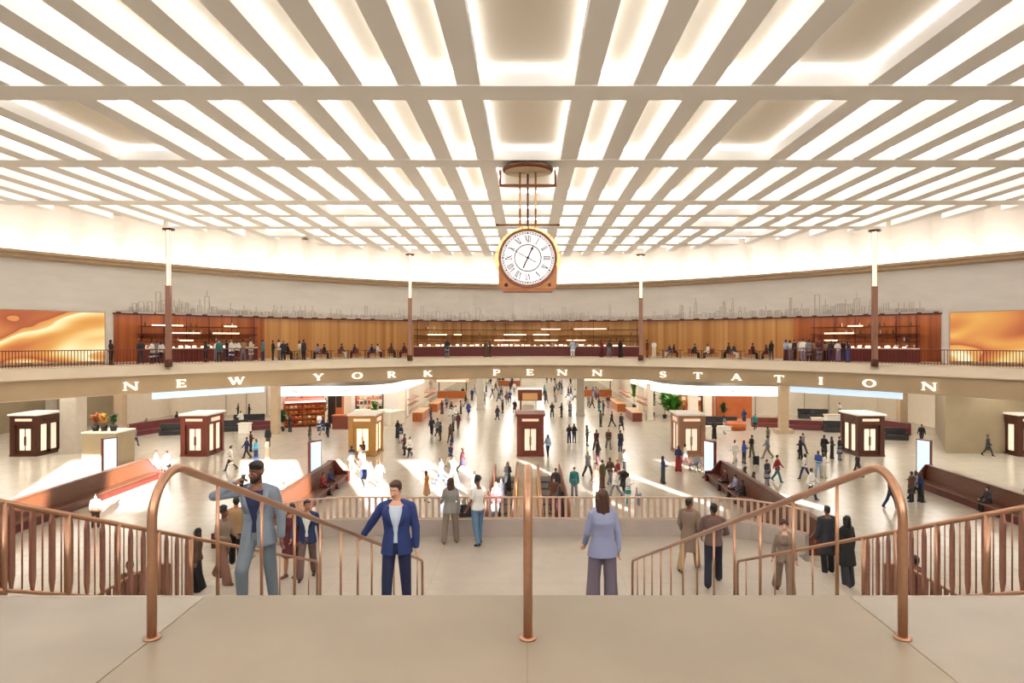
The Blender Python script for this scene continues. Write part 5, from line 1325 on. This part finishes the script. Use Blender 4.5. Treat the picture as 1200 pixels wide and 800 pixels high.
# 8 pale figure walking on the right
spH = dict(sex='f', top='blazer', open=0.5, bottom='wide', hair='bun', legs=WALK2, arms=(((-.2, .25, -1), (-.1, .1, -1)), ((.2, -.2, -1), (.05, -.6, -.8))))
hero(spH, 'person in mushroom-brown trouser suit walking between the right handrails', land(919, 696), -12, 1.62, 'light', 'brown', dict(top='taupe', jacket='mushroom', bottom='mushroom', shoes='brown'), 0.012)
# 9 woman with afro, 10 person behind, 11,12 couple behind the man on the phone, 13 woman on the side steps
spI = dict(sex='f', top='shirt', bottom='wide', hair='afro', yaw=25, pitch=10, legs=WALK1, arms=(((-.2, -.1, -1), (.3, -.9, -.1)), ((.2, -.1, -1), (-.3, -.9, -.1))))
hero(spI, 'person with rounded afro hair and rust wide trousers, left of the phone caller', land(262, 680), 60, 1.70, 'brown', 'black', dict(top='mushroom', bottom='rust brown', shoes='brown'), 0.013)
spJ = dict(sex='m', top='jacket', open=0.0, bottom='trousers', hair='short', face=False, legs=WALK2, arms=(ARM_DN_R, ARM_DN_L))
hero(spJ, 'person in tan jacket half hidden between the afro-haired person and the phone caller', land(277, 664), 200, 1.74, 'tan', 'black', dict(top='tan', jacket='tan', bottom='black', shoes='black'), 0.014)
spK = dict(sex='m', top='blazer', open=1.0, bottom='trousers', hair='short', yaw=20, pitch=8, legs=((26, 10, 3, 0), (-14, 10, 3, 20)), arms=(((-.3, -.05, -.9), (-.1, -.6, -.6)), ((.25, .1, -1), (.1, -.1, -1))))
hero(spK, 'person in navy blazer and brown trousers, right of the phone caller', land(360, 677), 12, 1.80, 'tan', 'black', dict(top='white', jacket='navy', bottom='mauve brown', shoes='black'), 0.012)
spK2 = dict(sex='f', top='dress', bottom='skirt', skirt=0.5, hair='bob', legs=((6, 4, 2, 0), (-4, 4, 2, 0)), arms=(ARM_DN_R, ARM_DN_L))
hero(spK2, 'person in maroon dress beside the navy blazer, partly behind the phone caller', land(341, 676), -20, 1.68, 'tan', 'black', dict(top='maroon', bottom='maroon', shoes='rust brown'), 0.014)
def flight(px, py, y):
    x = (px - CX) * y / FPX; return V((x, y, LAND - max(0, (abs(x) - 6.9)) * LAND / 6.9))
spL = dict(sex='f', top='jacket', open=0.0, bottom='wide', hair='long', yaw=-20, legs=((5, 6, 3, 0), (-6, 8, 3, 10)), arms=(ARM_DN_R, ARM_DN_L))
hero(spL, 'person in dark brown jacket and black wide trousers at the left edge of the landing', flight(231, 670, 16.6), -60, 1.52, 'brown', 'black', dict(top='brown', jacket='brown', bottom='black', shoes='black'), 0.014)
spM = dict(sex='m', top='coat', open=0.0, bottom='trousers', hair='short', face=False, legs=((2, 4, 3, 0), (-6, 6, 3, 8)), arms=(ARM_DN_R, ARM_DN_L))
hero(spM, 'short-haired person in black coat going down the right side steps, left of two', flight(969, 655, 17.2), 185, 1.66, 'brown', 'black', dict(top='charcoal', jacket='charcoal', bottom='black', shoes='black'), 0.014)
spM2 = dict(sex='f', top='coat', open=0.0, bottom='wide', hair='bob', face=False, legs=((2, 4, 3, 0), (-6, 6, 3, 8)), arms=(ARM_DN_R, ARM_DN_L))
hero(spM2, 'person in bulky black coat going down the right side steps, right of two', flight(992, 667, 16.8), 200, 1.68, 'brown', 'black', dict(top='black', jacket='black', bottom='charcoal', shoes='black'), 0.014)
hero(spJ, 'person in dark brown clothes seen through the left balustrade blades', flight(152, 690, 14.6), 20, 1.70, 'brown', 'black', dict(top='brown', jacket='brown', bottom='maroon', shoes='black'), 0.016)
hero(spJ, 'person in maroon jacket seen through the right balustrade blades', flight(1072, 690, 14.6), 190, 1.70, 'brown', 'black', dict(top='maroon', jacket='maroon', bottom='black', shoes='black'), 0.016)
# ================================================================== THE CROWD (small in the picture)
def proto(sp, voxel=0.034):
    P, _ = figure(sp, False); allm = MB(); pts = []
    for i, ks in enumerate((('body',), ('top',), ('bottom',), ('hair',), ('shoe-1', 'shoe1'))):
        for k in ks:
            if k in P: allm.add(P[k].v, P[k].f, True); pts += [(v, i) for v in P[k].v]
    me = remesh(allm, 'person', [SKIN['tan'], CL['navy'], CL['grey'], HAIR['black'], CL['black']], voxel, 0)
    kd = kdtree.KDTree(len(pts))
    for i, (v, _i) in enumerate(pts): kd.insert(v, i)
    kd.balance(); hz = max(v[2] for v in P['body'].v)
    topmin = min(v[2] for v in P['top'].v)
    def inside(i): return pts[i][1]
    idx = []
    for p in me.polygons:
        c = p.center + p.normal * 0.02
        best = {}
        for co, i, d in kd.find_n(c, 14):
            k_ = pts[i][1]; best[k_] = min(best.get(k_, 9), d)
        k0 = min(best, key=lambda k: best[k] - (0.03 if k in (1, 2, 3, 4) else 0)); idx.append(k0)
    me.polygons.foreach_set('material_index', idx); return me
DN = ((-.2, .05, -1), (-.08, -.15, -1)); DNL = ((.2, .05, -1), (.08, -.15, -1))
SW1 = (((-.15, .45, -1), (-.08, .2, -1)), ((.15, -.4, -1), (.05, -.8, -.8))); SW2 = (((-.15, -.4, -1), (-.05, -.8, -.8)), ((.15, .45, -1), (.08, .2, -1)))
FOLD = (((-.2, -.1, -1), (.5, -.8, -.1)), ((.2, -.1, -1), (-.5, -.8, -.1))); PHONE = (((-.2, -.2, -.9), (.2, -.9, .3)), DNL)
SITL = ((86, 88, 4, 0), (82, 80, 6, 0)); SITA = (((-.15, -.3, -1), (.1, -.9, -.3)), ((.15, -.3, -1), (-.1, -.9, -.3)))
PRO = {
 'walk': [proto(dict(sex='m', top='blazer', hair='short', legs=WALK1, arms=SW1)), proto(dict(sex='m', top='jacket', hair='short', legs=WALK2, arms=SW2)),
          proto(dict(sex='f', top='jacket', bottom='jeans', hair='long', legs=WALK1, arms=SW1)), proto(dict(sex='f', top='coat', bottom='jeans', hair='bun', legs=WALK2, arms=SW2)),
          proto(dict(sex='m', top='shirt', hair='fade', legs=WALK2, arms=SW2))],
 'stand': [proto(dict(sex='m', top='blazer', hair='short', arms=(DN, DNL))), proto(dict(sex='m', top='coat', hair='short', arms=PHONE)),
           proto(dict(sex='f', top='shirt', bottom='wide', hair='long', arms=FOLD)), proto(dict(sex='f', top='jacket', bottom='jeans', hair='bob', arms=PHONE)),
           proto(dict(sex='m', top='shirt', hair='short', arms=FOLD, legs=((4, 4, 6, 0), (-4, 4, 6, 0))))],
 'dress': [proto(dict(sex='f', top='dress', bottom='skirt', hair='long', arms=(DN, DNL), legs=((6, 4, 3, 0), (-6, 6, 3, 0))))],
 'sit': [proto(dict(sex='m', top='blazer', hair='short', legs=SITL, arms=SITA, lean=6)), proto(dict(sex='f', top='jacket', bottom='jeans', hair='long', legs=SITL, arms=SITA, lean=10))],
}
rnd = random.Random(21); SOFT = {}
def person(px, loc, pose, tc, bc, head=None, skin=None, hair=None, H=None, extra=''):
    me = PRO[pose][rnd.randrange(len(PRO[pose]))]; o = link('person', me, None, loc, math.radians(head if head is not None else rnd.uniform(0, 360)))
    k = (H or rnd.uniform(1.66, 1.84)) / 1.74; o.scale = (k, k, k)
    ms = (SKIN[skin or rnd.choice(('light', 'tan', 'tan', 'brown', 'light'))], CL[tc], CL[bc], HAIR[hair or rnd.choice(('black', 'black', 'brown', 'brown', 'blond' if rnd.random() < .3 else 'brown'))], CL['black' if rnd.random() < .8 else 'brown'])
    for i, m_ in enumerate(ms): o.material_slots[i].link = 'OBJECT'; o.material_slots[i].material = m_
    q = o.location; o['_px'] = float(CX + q.x * FPX / q.y); o['_py'] = float(CY + (EYE - q.z) * FPX / q.y); o['_d'] = f'{tc} and {bc}' if tc != bc else f'all {tc}'; o['_p'] = {'walk': 'walking', 'stand': 'standing', 'dress': 'standing', 'sit': 'seated'}[pose] + extra
    CROWD.append(o); return o
CROWD = []
W, S, D, T_ = 'walk', 'stand', 'dress', 'sit'
FL = [ # px, feet y, pose, top, bottom
 # left part
 (141,528,S,'teal','teal'),(150,521,S,'charcoal','navy'),(158,522,W,'grey','charcoal'),(183,557.5,W,'lilac','grey'),(196,557,W,'white','black'),(270,551,W,'white','charcoal'),
 (289,537,W,'navy','charcoal'),(294,529,S,'maroon','black'),(300,541,S,'cyan','navy'),(313,539,S,'white','cream'),(314,523,S,'charcoal','black'),(340,506,S,'black','charcoal'),(363,521,S,'brown','grey'),
 (378,509,W,'navy','grey'),(384,512,W,'black','charcoal'),(374,505,S,'white','navy'),(412,550,S,'charcoal','olive'),(422,548,S,'white','red'),(426,545,S,'maroon','white'),(434,571,W,'lilac','lilac'),(445,570,W,'sky','lilac'),
 (466,513,S,'black','charcoal'),(470,519,S,'navy','white'),(474,533,S,'maroon','charcoal'),(480,535,W,'white','black'),(500,588,D,'orange','tan'),(517,569,W,'sky','navy'),(531,567,W,'white','sky'),
 (542,552,W,'maroon','navy'),(556,588,S,'white','cream'),(528,546,W,'navy','cream'),(529,534,D,'navy','cream'),
 # centre left stream
 (505,495,S,'charcoal','navy'),(506,509,W,'charcoal','black'),(513,511,W,'grey','charcoal'),(516,516,S,'charcoal','brown'),(518,485,S,'charcoal','brown'),(521,478,W,'grey','navy'),(528,519,W,'brown','charcoal'),
 (531,505,S,'grey','charcoal'),(537,503,W,'maroon','brown'),(529,487,W,'charcoal','white'),(534,492,S,'white','grey'),(540,485,S,'grey','charcoal'),(546,477,W,'charcoal','grey'),(549,487,W,'blue','navy'),(553,469,S,'navy','charcoal'),(556,463,W,'lilac','grey'),
 (577,466,W,'charcoal','grey'),(583,492,W,'charcoal','navy'),(588,462,S,'lilac','grey'),(589,484,S,'charcoal','black'),(594,468,W,'grey','brown'),(598,457,W,'charcoal','black'),(570,459,S,'grey','navy'),(575,452,W,'black','grey'),(583,449,S,'charcoal','grey'),(600,449,W,'black','navy'),
 (603,484,S,'charcoal','maroon'),
 # centre right stream
 (638,463,W,'teal','charcoal'),(652,458,W,'grey','charcoal'),(641,449,S,'black','grey'),(650,450,W,'charcoal','grey'),(658,454,S,'lilac','navy'),(647,489,S,'charcoal','black'),(658,489,S,'black','charcoal'),(651,471,S,'tan','grey'),(666,466,W,'black','lilac'),(668,488,S,'grey','charcoal'),
 (642,534,W,'sky','navy'),(667,519,S,'charcoal','navy'),(673,519,S,'black','charcoal'),(688,522,S,'olive','black'),(695,466,S,'blue','sky'),(702,482,S,'charcoal','teal'),(690,476,W,'grey','charcoal'),(704,500,S,'olive','charcoal'),(717,500,W,'black','charcoal'),(728,504,W,'charcoal','black'),
 (727,529,S,'charcoal','navy'),(713,526,W,'brown','grey'),(699,528,W,'maroon','brown'),(700,543,S,'charcoal','maroon'),(689,558,W,'grey','charcoal'),(673,582,S,'teal','grey'),(698,580,S,'brown','white'),(706,572,S,'olive','brown'),(715,567,W,'brown','grey'),(721,582,W,'white','grey'),
 (732,556,S,'white','black'),(731,578,W,'black','charcoal'),(724,570,S,'red','white'),(736,590,S,'white','teal'),(777,566,S,'navy','charcoal'),(707,486,S,'charcoal','navy'),(694,478,W,'brown','black'),(711,468,W,'grey','navy'),(722,466,S,'tan','charcoal'),(735,478,W,'charcoal','grey'),
 # right part
 (795,552,S,'navy','red'),(803,546,W,'white','maroon'),(837,514,S,'charcoal','black'),(849,508,S,'grey','white'),(885,503,W,'teal','black'),(861,542,W,'white','cream'),(872,543,S,'blue','charcoal'),(881,536,S,'black','olive'),(900,523,S,'olive','grey'),(899,537,W,'grey','taupe'),
 (899,569,S,'charcoal','grey'),(911,564,W,'red','teal'),(938,538,S,'charcoal','black'),(941,531,W,'grey','charcoal'),(943,561,W,'white','navy'),(951,584,W,'white','navy'),(959,559,S,'blue','sky'),(966,560,S,'white','cream'),(966,537,S,'black','charcoal'),(975,537,S,'charcoal','black'),(984,539,S,'black','grey'),
 (1005,559,W,'charcoal','black'),(1044,595,W,'charcoal','navy'),(1068,588,S,'brown','charcoal'),(1074,587,W,'grey','black'),(1079,588,S,'navy','charcoal'),(1080,520,W,'black','charcoal'),(1158,534,W,'charcoal','black'),
 (112,618,S,'rust brown','brown'),
]
# a looser sprinkling in the far passage
for k in range(60):
    px = rnd.choice((rnd.uniform(495, 560), rnd.uniform(566, 606), rnd.uniform(632, 676), rnd.uniform(684, 745))); py = rnd.uniform(446, 474) if px < 690 else rnd.uniform(452, 478)
    q = on(px, py)
    if any((on(e[0], e[1]) - q).length < 2.2 for e in FL) or abs(q.x) > 10.5: continue
    FL.append((px, py, rnd.choice((W, W, S)), rnd.choice(('charcoal', 'grey', 'navy', 'black', 'white', 'brown', 'maroon')), rnd.choice(('charcoal', 'grey', 'navy', 'black'))))
for px, py, po, a, b in FL:
    q = on(px, py)
    if q.y > 73 and 480 < px < 760: q.x = max(-11.0, min(11.0, q.x))
    person(px, q, po, a, b)
# people on the escalators
for px, y, po, a, b, xx in ((599, 41.5, S, 'black', 'charcoal', None), (592, 36.8, S, 'charcoal', 'maroon', None), (600, 35.6, S, 'white', 'black', None), (588, 34.2, S, 'maroon', 'grey', None), (643, 36.6, S, 'brown', 'maroon', None), (650, 34.6, S, 'black', 'maroon', None), (641, 39.6, S, 'charcoal', 'black', None)):
    x = -1.42 if px < 618 else 1.42; x += ((px % 3) - 1) * 0.22
    person(px, V((x, y, 0.14)), po, a, b, rnd.choice((0, 180)), extra=' on the escalator')
# seated on the long benches
def benchsit(bx, side, y, tc, bc): person(0, V((bx + side * 0.60, y, 0.0)), T_, tc, bc, 90 if side > 0 else -90, extra=' on the bench')
for bx, sd_, y, a, b in ((-25.6, 1, 31.2, 'black', 'black'), (-12.9, 1, 42.5, 'navy', 'maroon'), (-12.9, 1, 40.8, 'red', 'black'), (-12.9, -1, 38, 'white', 'grey'), (12.9, -1, 42.2, 'maroon', 'black'), (12.9, -1, 40.2, 'lilac', 'black'), (12.9, -1, 38.8, 'black', 'charcoal'), (12.9, 1, 41, 'black', 'charcoal'), (12.9, 1, 42.6, 'charcoal', 'black'),
                         (12.9, -1, 31.6, 'black', 'brown'), (25.6, -1, 37, 'charcoal', 'black'), (25.6, 1, 34, 'brown', 'black'), (25.6, 1, 31.8, 'charcoal', 'navy'), (25.6, 1, 36, 'red', 'black')):
    benchsit(bx, sd_, y, a, b)
# lounge visitors
for px, py, a, b in ((171, 505, 'black', 'black'), (208, 497, 'black', 'charcoal'), (282, 502, 'white', 'cream'), (279, 489, 'charcoal', 'black'), (292, 491, 'black', 'charcoal'), (984, 488, 'white', 'black'), (952, 498, 'charcoal', 'black'), (872, 497, 'navy', 'black')):
    person(px, on(px, py), S if px not in (171, 208) else T_, a, b, extra=' in the lounge')
# balcony
def bal(px, F=69.2): u = (px - CX) / FPX; p = cp(u, F); return V((p.x, p.y, BAL))
BL = [(130,68.9,'black','black'),(165,69.3,'charcoal','charcoal'),(178,69.6,'white','charcoal'),(184,70.6,'grey','navy'),(189,69.4,'white','black'),(241,69.0,'charcoal','black'),(254,70.8,'white','grey'),(257,69.2,'teal','charcoal'),(266,70.5,'black','navy'),(271,69.4,'white','navy'),(278,69.9,'white','maroon'),(285,71.2,'tan','grey'),(294,70.4,'cream','grey'),(308,69.3,'teal','navy'),
      (320,70.2,'black','charcoal'),(327,70.5,'white','grey'),(332,69.6,'charcoal','black'),(351,70.0,'white','tan'),(356,69.4,'charcoal','black'),(524,69.6,'charcoal','grey'),(569,69.9,'olive','brown'),(574,69.8,'charcoal','black'),(671,69.5,'sky','white'),(705,70.2,'red','maroon'),(714,69.8,'charcoal','grey'),(727,69.5,'black','black'),(758.5,69.9,'maroon','red'),(766.5,69.6,'white','cream'),
      (904,69.6,'black','charcoal'),(921,69.6,'sky','maroon'),(926,70.5,'white','grey'),(931,69.4,'charcoal','black'),(937,70.2,'cream','tan'),(941,69.2,'white','lilac'),(945,70.8,'orange','black'),(948,69.4,'grey','charcoal'),(953,70.1,'tan','brown'),(960,69.2,'maroon','grey'),(967,69.8,'tan','black'),(974,69.3,'charcoal','navy'),(982,69.8,'white','lilac'),(988,70.6,'black','navy'),(994,69.2,'navy','blue')]
for px, F, a, b in BL: person(px, bal(px, F), S, a, b, rnd.choice((0, 180, 150, 30, 90)), extra=' on the balcony')
SEATN = 0
for k, (px, c1, c2) in enumerate(CHAIRS):
    for j, c in enumerate((c1, c2)):
        if (k * 2 + j) % 3 == 2: continue
        a, b = rnd.choice(('charcoal', 'navy', 'maroon', 'brown', 'lilac', 'black', 'white')), rnd.choice(('charcoal', 'black', 'maroon', 'white'))
        person(px, c.location.copy(), T_, a, b, math.degrees(c.rotation_euler.z), extra=' on a cafe chair on the balcony')
# rolling suitcases beside three travellers
for px, py, lab, m_ in ((426, 562, 'dark rolling suitcase left of the person in lilac by the sun patch', 'navy'), (748, 592, 'grey rolling suitcase at the right of the crowd before the landing railing', 'grey'), (886, 545, 'black rolling suitcase near the right totem group', 'black')):
    q = on(px, py); t = thing('suitcase', lab, 'suitcase', (q.x, q.y, 0), rnd.uniform(0, 3))
    mb = MB(); mb.box(0, 0, .38, .42, .26, .6); mb.build('shell', CL[m_], t); mb = MB(); mb.tube([(-.12, .1, .66), (-.12, .1, 1.0), (.12, .1, 1.0), (.12, .1, .66)], .012, 6); mb.build('pull_handle', M_black, t)
    for sx in (-1, 1):
        for sy in (-1, 1): mb = MB(); mb.ball((sx * .17, sy * .09, .04), .03, .03, .04, 8, 6); mb.build('wheel', M_black, t)
# labels: look first, then the nearest landmark, then order from the left
LMF = [('leftmost dark kiosk', 43, 525), ('left red-bronze kiosk', 237, 525), ('golden kiosk', 428, 530), ('middle red-bronze kiosk', 621, 533), ('copper kiosk', 803, 530), ('right dark kiosk', 1012, 530), ('far information booth', 621, 478), ('left passage pillar', 563, 478), ('right passage pillar', 680, 484),
       ('left bench totem', 128, 552), ('totem near the golden kiosk', 369, 556), ('totem near the copper kiosk', 832, 556), ('right bench totem', 1083, 555), ('bakery shelf', 357, 495), ('terracotta booth', 861, 500), ('orange passage counters', 505, 490), ('red-brown passage counters', 738, 480), ('landing railing', 560, 592), ('railing by the long-haired person', 706, 592), ('right stone wall', 1130, 520), ('escalators', 618, 575)]
LMB = [('left dune screen', 90, 418), ('leftmost lamp post', 197, 418), ('left bar', 250, 418), ('left oak panelling', 390, 418), ('second lamp post', 480, 418), ('middle bar', 600, 418), ('third lamp post', 751, 418), ('right oak panelling', 840, 418), ('right bar', 985, 418)]
ORDL = ORD + ['twenty-first', 'twenty-second', 'twenty-third']
groups = {}
for o in CROWD:
    px, py = o['_px'], o['_py']; balc = o.location.z > 5
    nm, lx, ly = min(LMB if balc else LMF, key=lambda q: (q[1] - px) ** 2 + ((q[2] - py) * 1.5) ** 2)
    pz = o['_p'].replace(' on the balcony', '').replace(' on a cafe chair', '') if balc else o['_p'].replace(' on the escalator', '').replace(' on the bench', '').replace(' in the lounge', '')
    if balc: rel = 'by the balcony' if 'lamp' not in nm else 'by the balcony'; place = 'on the balcony by the ' + nm
    else:
        dx, dy = px - lx, py - ly
        rel = ('left of' if dx < 0 else 'right of') if abs(dx) > 1.2 * abs(dy) else ('in front of' if dy > 0 else 'behind'); place = rel + ' the ' + nm
    pre = 'person in '
    o['label'] = f'person in {o["_d"]} {pz} {place}'
    groups.setdefault(o['label'], []).append(o); o['category'] = 'person'; o['group'] = 'people on the balcony' if balc else 'travellers on the concourse'
for lab, g in groups.items():
    if len(g) > 1:
        g.sort(key=lambda o: o['_px'])
        for i, o in enumerate(g): o['label'] = lab.replace('person', ORD[i] + ' person', 1) + (' from left' if len(lab.split()) + 3 <= 16 else '')
for o in CROWD:
    for k in ('_px', '_py', '_d', '_p'): del o[k]
print('LONG', [o['label'] for o in CROWD if len(o['label'].split()) > 16]); print('crowd', len(CROWD), 'max label words', max(len(o['label'].split()) for o in CROWD), 'unique', len(set(o['label'] for o in CROWD)))
